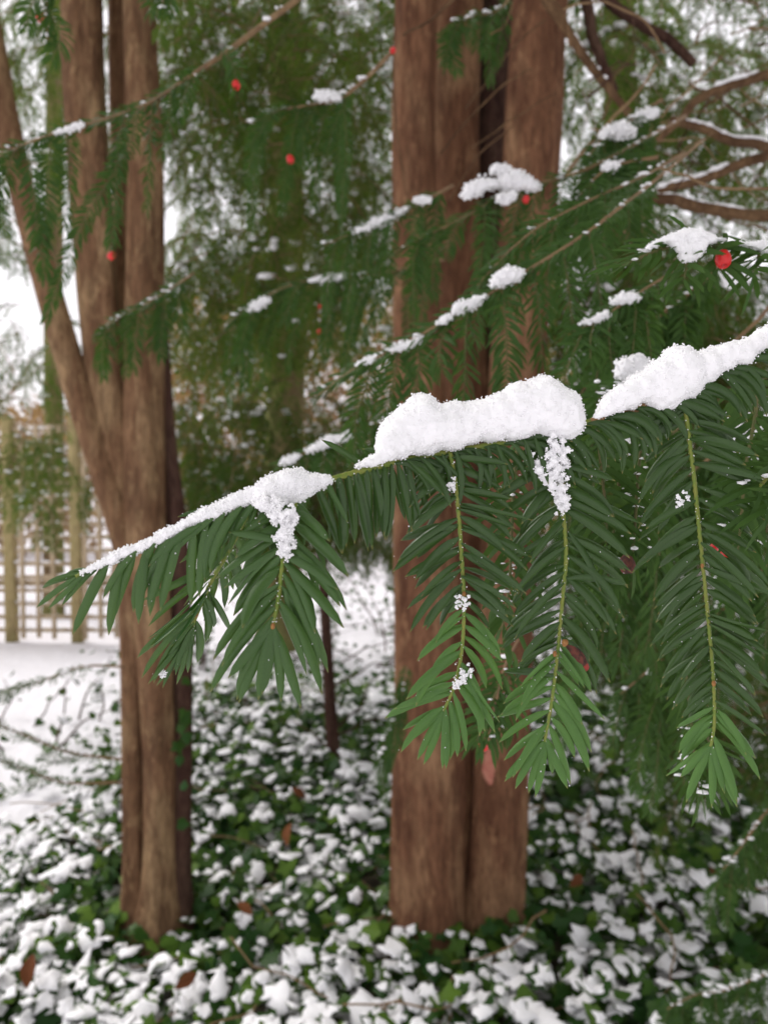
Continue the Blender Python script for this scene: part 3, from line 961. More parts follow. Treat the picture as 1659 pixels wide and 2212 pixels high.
# ------------------------------------------------------------------ trellis fence
FY = G(90, 1390, 0.0)[1]
fd = FY / (FWD[1])
def fx(px):
    return (px - PW / 2) / PF * fd
FH, SPC = 1.82, 0.129
x0, x1 = fx(-420), fx(296)
zb = ground_z(fx(90), FY)
fence = thing('trellis_fence', (fx(22), FY, zb), 'weathered wooden trellis fence with square lattice on the snowy lawn', 'fence')
forg = np.array([fx(22), FY, zb])
def box(c, s):
    c, s = np.asarray(c, float), np.asarray(s, float) / 2
    bv = 0.12 * s.min()
    bm = bmesh.new()
    bmesh.ops.create_cube(bm, size=2.0)
    for v in bm.verts:
        v.co = Vector(np.array(v.co) * s)
    bmesh.ops.bevel(bm, geom=bm.edges[:], offset=bv, segments=1, affect='EDGES')
    V = np.array([v.co[:] for v in bm.verts]) + c
    F3 = np.array([[v.index for v in f.verts] for f in bm.faces if len(f.verts) == 3]).reshape(-1, 3)
    F4 = np.array([[v.index for v in f.verts] for f in bm.faces if len(f.verts) == 4]).reshape(-1, 4)
    bm.free()
    return V, [F3, F4]
post_me = Geo().add(*box((0, 0, FH / 2), (0.085, 0.085, FH + 0.1))).mesh('post', M['wood_g'])
lv_me = Geo().add(*box((0, 0, FH / 2), (0.034, 0.014, FH - 0.06))).mesh('lath', M['wood'])
PX = [fx(-330), fx(-150), fx(22), fx(165), fx(296)]
for x in PX:
    obj('post', post_me, fence, (x - forg[0], 0, 0))
x = x0
while x < x1:
    if min(abs(x - q) for q in PX) > 0.055:
        o = obj('lath', lv_me, fence, (x - forg[0], -0.030, rng.uniform(-0.01, 0.01)))
        o.rotation_euler = (0, rng.normal(0, 0.006), 0)
    x += SPC
for i in range(len(PX) - 1):
    a, bb = PX[i] + 0.0435, PX[i + 1] - 0.0435
    hm = Geo().add(*box((0, 0, 0), (bb - a, 0.014, 0.034))).mesh('lath', M['wood'])
    rm = Geo().add(*box((0, 0, 0), (bb - a, 0.045, 0.05))).mesh('rail', M['wood'])
    z = 0.10
    while z < FH:
        o = obj('lath', hm, fence, ((a + bb) / 2 - forg[0], -0.012, z))
        o.rotation_euler = (0, rng.normal(0, 0.004), 0)
        z += SPC * 0.86
    for z in (0.49, 1.78):
        obj('rail', rm, fence, ((a + bb) / 2 - forg[0], 0.022, z))
# snow caught on the lath tops
g = Geo()
for i in range(420):
    x = rng.uniform(x0, x1)
    z = 0.10 + SPC * 0.86 * rng.integers(0, 16)
    r = rng.uniform(0.008, 0.015)
    g.add(ICO0[0] * [r * rng.uniform(1.5, 3.5), r, r * 0.8] + [x, FY - 0.016, zb + z + 0.016], ICO0[1])
tag(obj('snow', g.mesh('snow', M['snow_far'])), 'little ridges of snow caught on the trellis fence', kind='stuff')

# ------------------------------------------------------------------ far trees, hedge and bare shrubs
def far_trunk(label, pts, Y, mk):
    b = WY(pts[-1][0], pts[-1][1], Y); b[2] = 0
    t = thing('distant_tree', b, label, 'tree')
    V, F, p = trunk_geo(pts, Y, n=14)
    obj('trunk', Geo().add(V, F).mesh('trunk', M[mk], b), t)
    return t, b
ft, fb = far_trunk('distant mossy yellow-green trunk rising behind the trellis fence', [(122, -500, 30), (120, 60, 34), (117, 400, 36), (117, 900, 40), (116, 1360, 46)], 7.6, 'bark_moss')
crown, twg = Geo(), Geo()
for i in range(26):
    P = W(rng.uniform(-60, 330), rng.uniform(-260, 420), rng.uniform(5.4, 7.5))
    hang(crown, twg, P, rng.uniform(0, 6.28), rng.uniform(1.3, 2.2), COARSE, rng.uniform(0.1, 0.6), 0.2, 0.7)
obj('crown', crown.mesh('crown', M['foliage'], fb), ft)
tag(obj('twigs', twg.mesh('twigs', M['twig_tan'], fb), ft), kind='stuff')

def hedge(label, x0, x1, Y, dy, h, n, mk='beech'):
    b = np.array([(x0 + x1) / 2, Y, 0])
    t = thing('beech_hedge', b, label, 'hedge')
    P = np.stack([rng.uniform(x0, x1, n), Y + rng.uniform(-dy, dy, n), h * rng.uniform(0.02, 1, n) ** 0.8], -1)
    top = np.array([h * (0.88 + 0.16 * nz(q[0], q[1], 5.5, 1.3)) for q in P])
    P = P[P[:, 2] < top]
    n = len(P)
    lv = np.array([[-1, 0, 0], [-0.3, 0.55, 0.1], [0.5, 0.45, 0.05], [1, 0, -0.1], [0.5, -0.45, 0.05], [-0.3, -0.55, 0.1]])
    V, F = scatter(lv, np.array([[0, 1, 4, 5], [1, 2, 3, 4]]), rand_rot(n) * rng.uniform(0.045, 0.085, n)[:, None, None], P)
    g = Geo().add(V, F, tint=np.repeat(rng.uniform(0, 1, n), 6))
    o = obj('foliage', g.mesh('foliage', M[mk], b), t)
    g = Geo()
    for i in range(int((x1 - x0) * 12)):
        p = np.array([rng.uniform(x0, x1), Y + rng.uniform(-dy, dy), 0.0])
        q = [p]
        d = nrm([rng.normal(0, 0.15), rng.normal(0, 0.15), 1.0])
        for k in range(6):
            q.append(q[-1] + d * h / 6.5)
            d = nrm(d + rng.normal(0, 0.12, 3) * [1, 1, 0.3])
        g.add(*tube(np.array(q), np.linspace(0.014, 0.003, 7), 4, False))
    obj('stems', g.mesh('stems', M['twig_tan'], b), t)
    k = int(n * 0.12)
    for i in rng.integers(0, n, k):
        r = rng.uniform(0.012, 0.03)
        far_snow.add(ICO0[0] * [r * 1.8, r * 1.5, r * 0.7] + P[i] + [0, 0, r], ICO0[1])
hedge('tan beech hedge with dry leaves glimpsed between the trunks', -4.6, 3.6, 15.0, 0.7, 5.6, 22000)
hedge('low tan beech hedge far behind the trellis fence', -13.5, -5.2, 14.0, 0.6, 3.0, 12000)

def bare_shrub(label, x, Y, h, n, seed, mk='twig_tan', spread=0.9):
    b = np.array([x, Y, 0.0])
    t = thing('bare_shrub', b, label, 'shrub')
    g = Geo()
    def grow(p, d, l, r, lev):
        q = [p]
        for k in range(5):
            d = nrm(d + rng.normal(0, 0.13, 3) + [0, 0, 0.03])
            q.append(q[-1] + d * l / 5)
        q = np.array(q)
        g.add(*tube(q, np.linspace(r, r * 0.55, 6), 4 if lev else 6, False))
        if rng.uniform() < 0.5 and lev > 0:
            w = q[rng.integers(1, 6)]
            s = rng.uniform(0.01, 0.022)
            far_snow.add(ICO0[0] * [s * 2.5, s, s * 0.7] + w + [0, 0, s * 0.6], ICO0[1])
        if lev < 3:
            for k in range(3 if lev else 4):
                i = rng.integers(2, 6)
                grow(q[i], nrm(d + rng.normal(0, 0.55, 3) + [0, 0, 0.1]), l * rng.uniform(0.5, 0.75), r * 0.5, lev + 1)
    for i in range(n):
        grow(b + [rng.normal(0, 0.15), rng.normal(0, 0.15), 0], nrm([rng.normal(0, 0.4 * spread), rng.normal(0, 0.4 * spread), 1]), h * rng.uniform(0.35, 0.5), 0.018, 0)
    obj('branches', g.mesh('branches', M[mk], b), t)
bare_shrub('tall bare shrub with snowy twigs far left behind the fence', -4.6, 8.6, 3.4, 6, 1)
bare_shrub('bare twiggy shrub behind the fence, nearer the mossy trunk', -3.4, 9.2, 3.0, 6, 2)
bare_shrub('pale bare shrub behind the hedge at centre', -1.2, 11.5, 3.6, 6, 3)
bare_shrub('bare shrub behind the far hedge, hidden by yew foliage', 1.2, 11.0, 3.6, 6, 4)

# a far belt of trees closes the view under the white sky
g, gw = Geo(), Geo()
for i in range(60):
    x = rng.uniform(-34, 34)
    y = rng.uniform(24, 34)
    h = rng.uniform(3.0, 6.0)
    q = np.array([[x + rng.normal(0, 0.1) * k, y, h * k / 6] for k in range(7)])
    g.add(*tube(q, np.linspace(0.12, 0.02, 7), 5, False))
    for k in range(36):
        z = h * rng.uniform(0.15, 0.9)
        d = nrm([rng.normal(), rng.normal(), rng.uniform(0.2, 1.2)])
        l = rng.uniform(0.5, 1.3)
        p = np.array([x, y, z])
        g.add(*tube(np.array([p, p + d * l * 0.5, p + d * l + [0, 0, 0.1]]), [0.03, 0.018, 0.006], 3, False))
        if k % 3 == 0:
            far_snow.add(ICO0[0] * [0.22, 0.1, 0.06] + p + d * l * 0.6 + [0, 0, 0.05], ICO0[1])
tag(obj('far_wood', g.mesh('far_wood', M['twig_tan'])), 'far belt of bare winter trees closing the view', kind='stuff')

# ------------------------------------------------------------------ ivy bed
def ivy_outline(v):
    a = np.array([-90, -62, -38, -18, 4, 24, 44, 66, 90, 114, 136, 156, 176, 198, 218, 242], float)
    r = np.array([0.30, 0.62, 0.74, 0.56, 0.80, 0.86, 0.58, 0.72, 1.12, 0.72, 0.58, 0.86, 0.80, 0.56, 0.74, 0.62])
    r = r * rng.uniform(0.9, 1.1, len(r))
    if v % 3 == 2:
        r = 0.55 * r + 0.45 * np.interp(np.abs(a - 90), [0, 90, 180], [1.05, 0.72, 0.5])
    return np.stack([np.cos(np.radians(a)) * r, np.sin(np.radians(a)) * r], -1)
IVY, PAD = [], []
for v in range(8):
    o2 = ivy_outline(v)
    n = len(o2)
    fold, cup = rng.uniform(0.05, 0.3), rng.uniform(-0.25, 0.1)
    def z2(q):
        return -fold * np.abs(q[:, 0]) + cup * (q ** 2).sum(1) + 0.06 * np.sin(q[:, 0] * 5 + v)
    ring = o2 * 0.55
    mid = np.array([[0, 0.02]])
    Q = np.vstack([o2, ring, mid])
    Vl = np.column_stack([Q, z2(Q)])
    Fl = [[i, (i + 1) % n, n + (i + 1) % n] for i in range(n)] + [[i, n + (i + 1) % n, n + i] for i in range(n)] + [[n + i, n + (i + 1) % n, 2 * n] for i in range(n)]
    IVY.append((Vl, np.array(Fl)))
    # the pad of snow such a leaf carries
    sc = rng.uniform(0.86, 1.06)
    oo = o2 * sc
    oo = (oo + 0.12 * (np.roll(oo, 1, 0) + np.roll(oo, -1, 0))) / 1.24 * 1.06
    oo = oo * (1 + 0.16 * rng.normal(0, 1, (n, 1)))
    oo = oo + rng.normal(0, 0.12, (1, 2))
    h = rng.uniform(0.10, 0.24)
    lay = [(1.0, -0.05), (1.06, 0.35), (0.92, 0.75), (0.55, 1.0)]
    Vp, Fp = [], []
    for f, hh in lay:
        q = oo * f
        Vp.append(np.column_stack([q, np.maximum(z2(q), -0.25) + h * hh * (1 + 0.2 * rng.normal(0, 1, n))]))
    Vp = np.vstack(Vp + [[[0, 0, h * 1.05]]])
    for L in range(3):
        for i in range(n):
            a, b2 = L * n + i, L * n + (i + 1) % n
            Fp += [[a, b2, b2 + n], [a, b2 + n, a + n]]
    Fp += [[3 * n + i, 3 * n + (i + 1) % n, 4 * n] for i in range(n)]
    PAD.append((Vp, np.array(Fp)))
LOWPAD = []
for (Vp, Fp) in PAD:
    n = 16
    keep = np.concatenate([np.arange(n), np.arange(n) + 2 * n, [4 * n]])
    Fk = [[i, (i + 1) % n, n + (i + 1) % n] for i in range(n)] + [[i, n + (i + 1) % n, n + i] for i in range(n)] + [[n + i, n + (i + 1) % n, 2 * n] for i in range(n)]
    LOWPAD.append((Vp[keep] * [1, 1, 1.1], np.array(Fk)))

def basis(nv, az):
    """matrices (N,3,3) with Z along nv, turned by az"""
    nv = nrm(nv)
    x = np.stack([np.cos(az), np.sin(az), np.zeros(len(az))], -1)
    x = nrm(x - nv * (x * nv).sum(1, keepdims=True))
    return np.stack([x, np.cross(nv, x), nv], -1)

N_T = 37000
x = rng.uniform(-3.2, 4.2, N_T)
y = 1.25 + rng.uniform(0, 1, N_T) ** 1.25 * 4.3
jx, jy = rng.normal(0, 0.12, N_T), rng.normal(0, 0.12, N_T)
keep = in_ivy(x + jx * 0.6, y + jy)
# a few strays on the lawn beside the bed
px, py, pd = to_px(np.stack([x, y, np.zeros_like(x)], -1))
stray = (~keep) & (px > np.interp(py, *IVY_EDGE) - 230) & (py > 1320) & (rng.uniform(0, 1, N_T) < 0.10)
keep = (keep | stray) & (px > -420) & (px < PW + 420) & (py < PH + 420)
x, y, stray = x[keep], y[keep], stray[keep]
n = len(x)
lump = np.array([nz(a, b2, 9.2, 2.6) for a, b2 in zip(x, y)])
hgt = 0.10 + 0.06 * lump + 0.03 * np.array([nz(a, b2, 4.2, 9.0) for a, b2 in zip(x, y)])
fz = rng.uniform(0, 1, n) ** 0.75
z = np.array([ground_z(a, b2) for a, b2 in zip(x, y)]) + 0.02 + hgt * fz
z[stray] -= hgt[stray] * fz[stray] * 0.6
P = np.stack([x, y, z], -1)
size = rng.uniform(0.021, 0.046, n) * (0.85 + 0.3 * rng.uniform(0, 1, n))
nv = np.stack([rng.normal(0, 0.6, n), rng.normal(-0.35, 0.6, n), np.ones(n)], -1)
Rm = basis(nv, rng.uniform(0, 6.28, n))
px, py, pd = to_px(P)
clear = np.ones(n)
for bx, by in (base_l[:2], base_r[:2]):
    dd = np.hypot(x - bx, y - by)
    clear = np.minimum(clear, np.clip((dd - 0.15) / 0.22, 0, 1))
shade = np.clip((px - 1100) / 300, 0, 1) * np.clip((1950 - py) / 250, 0, 1)
patch = np.array([nz(a, b2, 21.0, 3.2) for a, b2 in zip(x, y)])
bottom = np.clip((py - 2020) / 150, 0, 1)
prob = np.clip(0.46 + 0.65 * patch + 0.34 * bottom - 0.16 * shade + 0.30 * np.clip((420 - px) / 300, 0, 1), 0.08, 0.92) * clear * np.clip((fz - 0.30) / 0.25, 0.0, 1)
haspad = rng.uniform(0, 1, n) < prob
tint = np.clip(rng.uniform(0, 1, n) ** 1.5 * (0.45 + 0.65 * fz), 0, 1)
var = rng.integers(0, 8, n)

ivy_b = np.array([*G(700, 1900, 0.0)[:2], 0.0])
ivy = thing('ivy_bed', ivy_b, 'low green ivy spreading over the ground round the trunks, dusted with snow', 'ivy')
# the leaves that show largest are single objects
score = size / pd * (fz > 0.55) * (~haspad) * (px > 0) * (px < PW) * (py < PH + 10) * (0.4 + tint)
big = np.argsort(-score)[:288]
isbig = np.zeros(n, bool); isbig[big] = True
IVM = [Geo().add(a, f).mesh('leaf', M['ivy_o']) for a, f in IVY]
def leaf_obj(me, p, R, s, parent, org, name='leaf'):
    o = bpy.data.objects.new(name, me)
    COL.objects.link(o)
    o.parent = parent
    mw = Matrix.Identity(4)
    for k in range(3):
        for q in range(3):
            mw[q][k] = R[q, k] * s
        mw[k][3] = p[k] - org[k]
    o.matrix_basis = mw
    return o
for i in big:
    leaf_obj(IVM[var[i]], P[i], Rm[i], size[i], ivy, ivy_b)
g, gs = Geo(), Geo()
for v in range(8):
    k = (var == v) & (~isbig)
    lv = np.vstack([IVY[v][0][:16], IVY[v][0][-1:]])
    V, F = scatter(lv, np.array([[i, (i + 1) % 16, 16] for i in range(16)]), Rm[k] * size[k][:, None, None], P[k])
    g.add(V, F, tint=np.repeat(tint[k], 17))
    for fine, protos in ((True, PAD), (False, LOWPAD)):
        k2 = (var == v) & haspad & ((pd < 2.15) == fine)
        if not k2.any():
            continue
        up = basis(nrm(Rm[k2][:, :, 2] + np.array([0, 0, 0.35])), rng.uniform(0, 6.28, k2.sum()))
        # keep the lobes of leaf and pad in line
        x2 = Rm[k2][:, :, 0]
        zz = up[:, :, 2]
        x2 = nrm(x2 - zz * (x2 * zz).sum(1, keepdims=True))
        B = np.stack([x2, np.cross(zz, x2), zz], -1)
        s = size[k2] * rng.uniform(0.55, 1.15, k2.sum()) * rng.choice([0.7, 1, 1, 1, 1, 1.4], k2.sum())
        V, F = scatter(*protos[v], B * s[:, None, None], P[k2] + zz * (size[k2] * 0.10)[:, None])
        gs.add(V, F)
tag(obj('leaves', g.mesh('leaves', M['ivy'], ivy_b), ivy), kind='stuff')
# runners
g = Geo()
for i in range(160):
    a = rng.uniform(0, 6.28)
    j = rng.integers(0, n)
    q = [P[j]]
    d = np.array([math.cos(a), math.sin(a), 0.1])
    for k in range(7):
        d = nrm(d + rng.normal(0, 0.3, 3) * [1, 1, 0.5])
        q.append(q[-1] + d * 0.045)
    g.add(*tube(np.array(q), 0.0025, 4, False))
tag(obj('runners', g.mesh('runners', M['twig_tan'], ivy_b), ivy), kind='stuff')
# ivy climbing the foot of the left trunk
IVD = [Geo().add(a, f, tint=rng.uniform(0, 0.25)).mesh('leaf', M['ivy']) for a, f in IVY]
for (lx, ly) in ((398, 1538), (402, 1556), (392, 1572), (404, 1590), (388, 1640), (396, 1700), (392, 1780), (404, 1470), (386, 1610)):
    p = W(lx, ly, Y_L - 0.085)
    R1 = basis(np.array([[rng.normal(0.2, 0.6), -0.8, rng.uniform(0.2, 1.2)]]), np.array([rng.uniform(0, 6.28)]))[0]
    leaf_obj(IVD[rng.integers(8)], p, R1, rng.uniform(0.018, 0.03), ivy, ivy_b)
tag(obj('snow', gs.mesh('snow', M['snow_far'])), 'patchy fresh snow lying on the ivy leaves', kind='stuff')

# ------------------------------------------------------------------ low shrubs between and beside the trunks
def low_shrub(label, px_, py_, h, w, nl, tw=9, tn=(0, 0.4)):
    b = G(px_, py_, 0.0); b[2] = ground_z(b[0], b[1])
    t = thing('low_shrub', b, label, 'shrub')
    g, gl = Geo(), Geo()
    tips = []
    for i in range(tw):
        d = nrm([rng.normal(0, 0.7), rng.normal(0, 0.5), rng.uniform(0.4, 1.1)])
        q = [np.array([rng.normal(0, w * 0.25), rng.normal(0, w * 0.2), 0.0]) + b]
        for k in range(6):
            d = nrm(d + rng.normal(0, 0.2, 3) + [0, 0, -0.06])
            q.append(q[-1] + d * h * rng.uniform(0.14, 0.22))
            tips.append(q[-1])
        g.add(*tube(np.array(q), np.linspace(0.007, 0.002, 7), 4, False))
    tips = np.array(tips)
    n = nl
    P = tips[rng.integers(0, len(tips), n)] + rng.normal(0, w * 0.09, (n, 3)) * [1, 1, 0.7]
    P = P[P[:, 2] > b[2] + 0.02]
    n = len(P)
    Rm2 = basis(np.stack([rng.normal(0, 0.7, n), rng.normal(-0.3, 0.7, n), np.ones(n)], -1), rng.uniform(0, 6.28, n))
    s = rng.uniform(0.018, 0.038, n)
    lv = np.vstack([IVY[2][0][:16], IVY[2][0][-1:]])
    V, F = scatter(lv, np.array([[i, (i + 1) % 16, 16] for i in range(16)]), Rm2 * s[:, None, None], P)
    gl.add(V, F, tint=np.repeat(rng.uniform(*tn, n), 17))
    obj('branches', g.mesh('branches', M['bark_dark'], b), t)
    tag(obj('foliage', gl.mesh('foliage', M['ivy'], b), t), kind='stuff')
    k = rng.uniform(0, 1, n) < 0.45
    V, F = scatter(*LOWPAD[2], Rm2[k] * (s[k] * rng.uniform(0.7, 1.3, k.sum()))[:, None, None], P[k] + [0, 0, 0.006])
    far_snow.add(V, F)
low_shrub('small snowy evergreen shrub right behind the first sharp spray', 470, 1440, 0.55, 0.7, 110)
low_shrub('twiggy dark leaved shrub on the snow left of the sapling', 590, 1420, 0.6, 0.8, 120)
low_shrub('snowy shrub on the lawn just right of the sapling', 790, 1440, 0.65, 0.7, 120)
low_shrub('taller dark shrub beside the forked trunk, left side', 850, 1370, 0.9, 0.8, 150)
low_shrub('low evergreen clump farther out on the snow between the trunks', 680, 1330, 0.7, 1.0, 130)
low_shrub('sparse leafy twigs on the snow left of the slender trunks', 215, 1560, 0.35, 0.5, 36, 6)
low_shrub('sparse twiggy tuft at the left edge of the lawn', 20, 1600, 0.35, 0.5, 26, 7)
low_shrub('dark shrub foot at the right, under the lowest sprays', 1330, 1500, 0.7, 0.9, 150)

# ------------------------------------------------------------------ fallen leaves
lo = np.array([[0, -1], [0.3, -0.6], [0.5, -0.1], [0.45, 0.35], [0.22, 0.8], [0, 1.05], [-0.22, 0.8], [-0.45, 0.35], [-0.5, -0.1], [-0.3, -0.6]])
Q = np.vstack([lo, lo * 0.5, [[0, 0]]])
Vd = np.column_stack([Q, 0.45 * np.abs(Q[:, 0]) - 0.2 * Q[:, 1] ** 2])
Fd = [[i, (i + 1) % 10, 10 + (i + 1) % 10] for i in range(10)] + [[i, 10 + (i + 1) % 10, 10 + i] for i in range(10)] + [[10 + i, 10 + (i + 1) % 10, 20] for i in range(10)]
dead_me = Geo().add(Vd, np.array(Fd)).mesh('fallen_leaf', M['dead'])
for lx, ly, s, lab in ((645, 1712, 0.05, 'orange brown leaf in the ivy beneath the sapling'), (622, 1800, 0.055, 'bright orange dead leaf between the two yews'),
                       (64, 2095, 0.055, 'large rust coloured leaf at the lower left edge'), (402, 2118, 0.045, 'rust brown leaf in snow below the left trunk'),
                       (530, 1962, 0.04, 'small brown leaf right of the left trunk foot'), (1245, 1902, 0.045, 'brown leaf on the snow right of the stout trunk'), (1540, 1888, 0.035, 'dull brown leaf in shade at the right')):
    p = G(lx, ly, 0.135)
    s = s * 0.72
    o = obj('fallen_leaf', dead_me, loc=p)
    Rr = basis(np.array([[rng.normal(0, 0.3), -0.8, 0.8]]), np.array([rng.uniform(0, 6.28)]))[0]
    o.rotation_euler = Matrix([list(q) for q in Rr]).to_euler()
    o.scale = (s, s, s)
    tag(o, lab, 'leaf', 'fallen brown leaves')

#=====PART3=====
# ------------------------------------------------------------------ near yew branches
DOWN = 1.0
def hang_path(p, fwd, length, n=10, down=None, out=0.5, wob=0.05):
    """a twig that leaves along fwd and bends down"""
    down = DOWN if down is None else down
    d = nrm(np.asarray(fwd, float) * out + np.array([0, 0, -0.35]) * down)
    q = [np.asarray(p, float)]
    for k in range(n):
        d = nrm(d + np.array([0, 0, -0.30 * down]) + rng.normal(0, wob, 3))
        q.append(q[-1] + d * length / n)
    return np.array(q)

def yew_branch(label, stem, r0, r1, twigs, nl=0.023, sp=0.0032, tint=(0.0, 0.3), stem_mat='twig_tan', needle_stem=(0.3, 1.0), berries=(), K=4, wid=0.125, new_tip=0.0, seg=None):
    """twigs: list of paths (picture points with depth) or ('auto', s0, s1, n, len0, len1)"""
    p = dist_path(stem, seg)
    base = p[0]
    t = thing('yew_branch', base, label, 'branch')
    st = obj('stem', Geo().add(*tube(p, np.linspace(r0, r1, len(p)), 7)).mesh('stem', M[stem_mat], base), t)
    tocam = nrm(C0 - p.mean(0))
    paths = []
    L = arc_len(p)
    for tw in twigs:
        if tw[0] == 'auto':
            _, s0, s1, n, l0, l1 = tw
            for i in range(n):
                s = L * (s0 + (s1 - s0) * (i + rng.uniform(0.2, 0.8)) / n)
                q = arc_sample(p, np.array([s]))[0]
                T = nrm(arc_sample(p, np.array([s + 1e-3]))[0] - arc_sample(p, np.array([s - 1e-3]))[0])
                side = np.cross(T, ZUP) * rng.choice([-1, 1]) * rng.uniform(0.2, 1.3)
                paths.append(hang_path(q, T * rng.uniform(0.2, 1.1) + side + ZUP * rng.uniform(-0.3, 0.3), rng.uniform(l0 * 0.8, l1 * 1.1), out=rng.uniform(0.4, 0.9), down=DOWN * rng.uniform(0.55, 1.2), wob=0.08))
        else:
            paths.append(dist_path(tw, 12))
    if needle_stem:
        ns = needles_on(p, ZUP + tocam * 0.7 + rng.normal(0, 0.2, 3), sp * 1.15, nl * 0.95, wid=wid, spread=24, tint=tint, s0=needle_stem[0], s1=needle_stem[1], twigr=r1)
        V, F, al, ac, ti = needle_geo(ns, K, 2)
        o = obj('needles', Geo().add(V, F, along=al, tint=ti).mesh('needles', M['needle_b'], base), st)
        tag(o, kind='stuff')
    for q in paths:
        tw = obj('twig', Geo().add(*tube(q, np.linspace(0.0009, 0.0005, len(q)), 5)).mesh('twig', M['twig_mid'], base), t)
        pn = nrm(C0 - q.mean(0)) + rng.normal(0, 0.35, 3) + np.array([0, 0, 0.15])
        ns = needles_on(q, pn, sp, nl * rng.uniform(0.85, 1.08), wid=wid, tint=np.clip(np.asarray(tint) + rng.uniform(-0.05, 0.2), 0, 1), spread=26, roll=20, lenf=([0, 0.12, 0.5, 0.9, 1], [0.75, 1, 1.05, 0.9, 0.75]))
        if new_tip and rng.uniform() < new_tip:
            u = np.linspace(0, 1, len(ns['tint']))
            ns['tint'] = np.clip(np.where(u > 0.62, 0.75 + 0.25 * rng.uniform(0, 1, len(u)), ns['tint']), 0, 1)
        V, F, al, ac, ti = needle_geo(ns, K, 2)
        o = obj('needles', Geo().add(V, F, along=al, tint=ti).mesh('needles', M['needle_b'], base), tw)
        tag(o, kind='stuff')
    # a dusting of snow along the upper side of the stem and needles
    k = rng.integers(16, 34)
    for i in range(k):
        u = rng.uniform(0.15, 1.0)
        q = arc_sample(p, np.array([u * L]))[0] + rng.normal(0, 0.004, 3) * [1, 1, 0.2]
        r = rng.uniform(0.0004, 0.0016) * (0.35 + 1.5 * depth_of(q)) * rng.choice([0.6, 1, 1.3])
        far_snow.add(ICO0[0] * rng.uniform(0.75, 1.2, (len(ICO0[0]), 1)) * [r * rng.uniform(1, 2.4), r * rng.uniform(1, 1.8), r * 0.65] + q + [0, 0, r * 0.5 + r1], ICO0[1])
    for (x, y, d, r) in berries:
        c = W(x, y, d)
        V, F = berry_geo(c, r, [rng.normal(0, 0.3), rng.normal(0, 0.3) - 0.3, -1])
        bo = obj('berry', Geo().add(V, F).mesh('berry', M['berry'], base), t)
        bo['label'] = 'red berry'
    return t, p

yew_branch('long branch sloping across the upper left trunks with drooping sprays',
    [(700, -60, 1.12), (640, 0, 1.1), (560, 60, 1.08), (500, 105, 1.06), (420, 160, 1.04), (330, 220, 1.02), (240, 255, 1.0), (150, 280, 0.98), (60, 310, 0.96), (-20, 350, 0.95)], 0.0045, 0.0016,
    [[(60, 310, .96), (70, 380, .95), (80, 480, .95), (100, 600, .95)], [(110, 295, .97), (105, 400, .96), (95, 520, .95)], [(150, 285, .98), (150, 380, .98), (140, 490, .98)],
     [(270, 245, 1.0), (255, 340, .98), (248, 450, .97), (242, 545, .96)], [(300, 235, 1.0), (285, 300, .99), (230, 400, .97), (180, 480, .96), (100, 690, .95)],
     [(330, 220, 1.02), (325, 300, 1.0), (320, 400, 1.0), (318, 450, 1.0)], [(370, 190, 1.02), (365, 260, 1.02), (350, 330, 1.02)], [(0, 340, .95), (-10, 420, .95), (15, 500, .95)],
     [(480, 110, 1.05), (505, 140, 1.04), (512, 190, 1.04)], [(420, 160, 1.04), (400, 200, 1.03), (385, 260, 1.03)], [(30, 325, .95), (10, 390, .95), (-30, 450, .95)]],
    nl=0.022, tint=(0, 0.25), needle_stem=(0.45, 1.0), berries=[(242, 552, 0.96, 0.0048), (510, 183, 1.04, 0.0062)], new_tip=0.6)
yew_branch('bright green hanging spray with a red berry in the top left corner',
    [(150, -120, .85), (120, -40, .84), (100, 20, .84), (105, 90, .84)], 0.0015, 0.0008,
    [[(120, -40, .84), (70, 10, .83), (60, 60, .83)], [(105, 20, .84), (130, 80, .84), (112, 130, .84)]], nl=0.023, tint=(0.3, 0.8), needle_stem=(0.3, 1), berries=[(93, 36, 0.86, 0.006)])
yew_branch('bright green spray hanging in at the top edge beside the left trunk',
    [(330, -90, .95), (350, -40, .95), (352, 20, .95)], 0.0012, 0.0007, [[(345, -60, .95), (365, -10, .95), (370, 30, .95)], [(350, -60, .95), (335, -10, .95), (330, 25, .95)]], nl=0.022, tint=(0.5, 0.95), needle_stem=(0.2, 1))

yew_branch('drooping middle branch with four snow tufts running up to the right',
    [(1520, 300, .9), (1420, 385, .78), (1330, 455, .68), (1250, 515, .66), (1130, 590, .66), (1050, 640, .66), (950, 700, .67), (850, 755, .68), (760, 800, .70), (690, 852, .72)], 0.0019, 0.0008,
    [[(1085, 615, .66), (1092, 700, .65), (1095, 800, .65), (1092, 870, .65)], [(1150, 580, .66), (1165, 680, .65), (1170, 780, .65)], [(1010, 665, .66), (1005, 740, .65), (1003, 830, .65), (995, 880, .65)],
     [(960, 695, .67), (950, 760, .66), (955, 800, .66)], [(1215, 535, .66), (1230, 640, .66), (1240, 740, .66), (1245, 800, .66)], [(860, 750, .68), (850, 820, .68), (830, 890, .68)],
     [(800, 780, .69), (790, 840, .69), (770, 900, .69), (765, 980, .69)], [(900, 728, .68), (905, 800, .68), (890, 860, .68)], [(1270, 500, .66), (1290, 600, .66), (1300, 680, .66)]],
    nl=0.022, tint=(0, 0.22), needle_stem=(0.36, 1), stem_mat='twig_tan', new_tip=0.5)
yew_branch('yellow twigged branch just above the snow tufted one, dark needles beneath',
    [(1480, 330, .95), (1380, 385, .80), (1290, 425, .75), (1216, 461, .74), (1165, 489, .74), (1102, 540, .75), (1038, 610, .76), (1000, 660, .77)], 0.0016, 0.0008,
    [('auto', 0.4, 0.95, 9, 0.05, 0.09)], nl=0.022, tint=(0, 0.2), needle_stem=(0.45, 1), stem_mat='twig_tan')
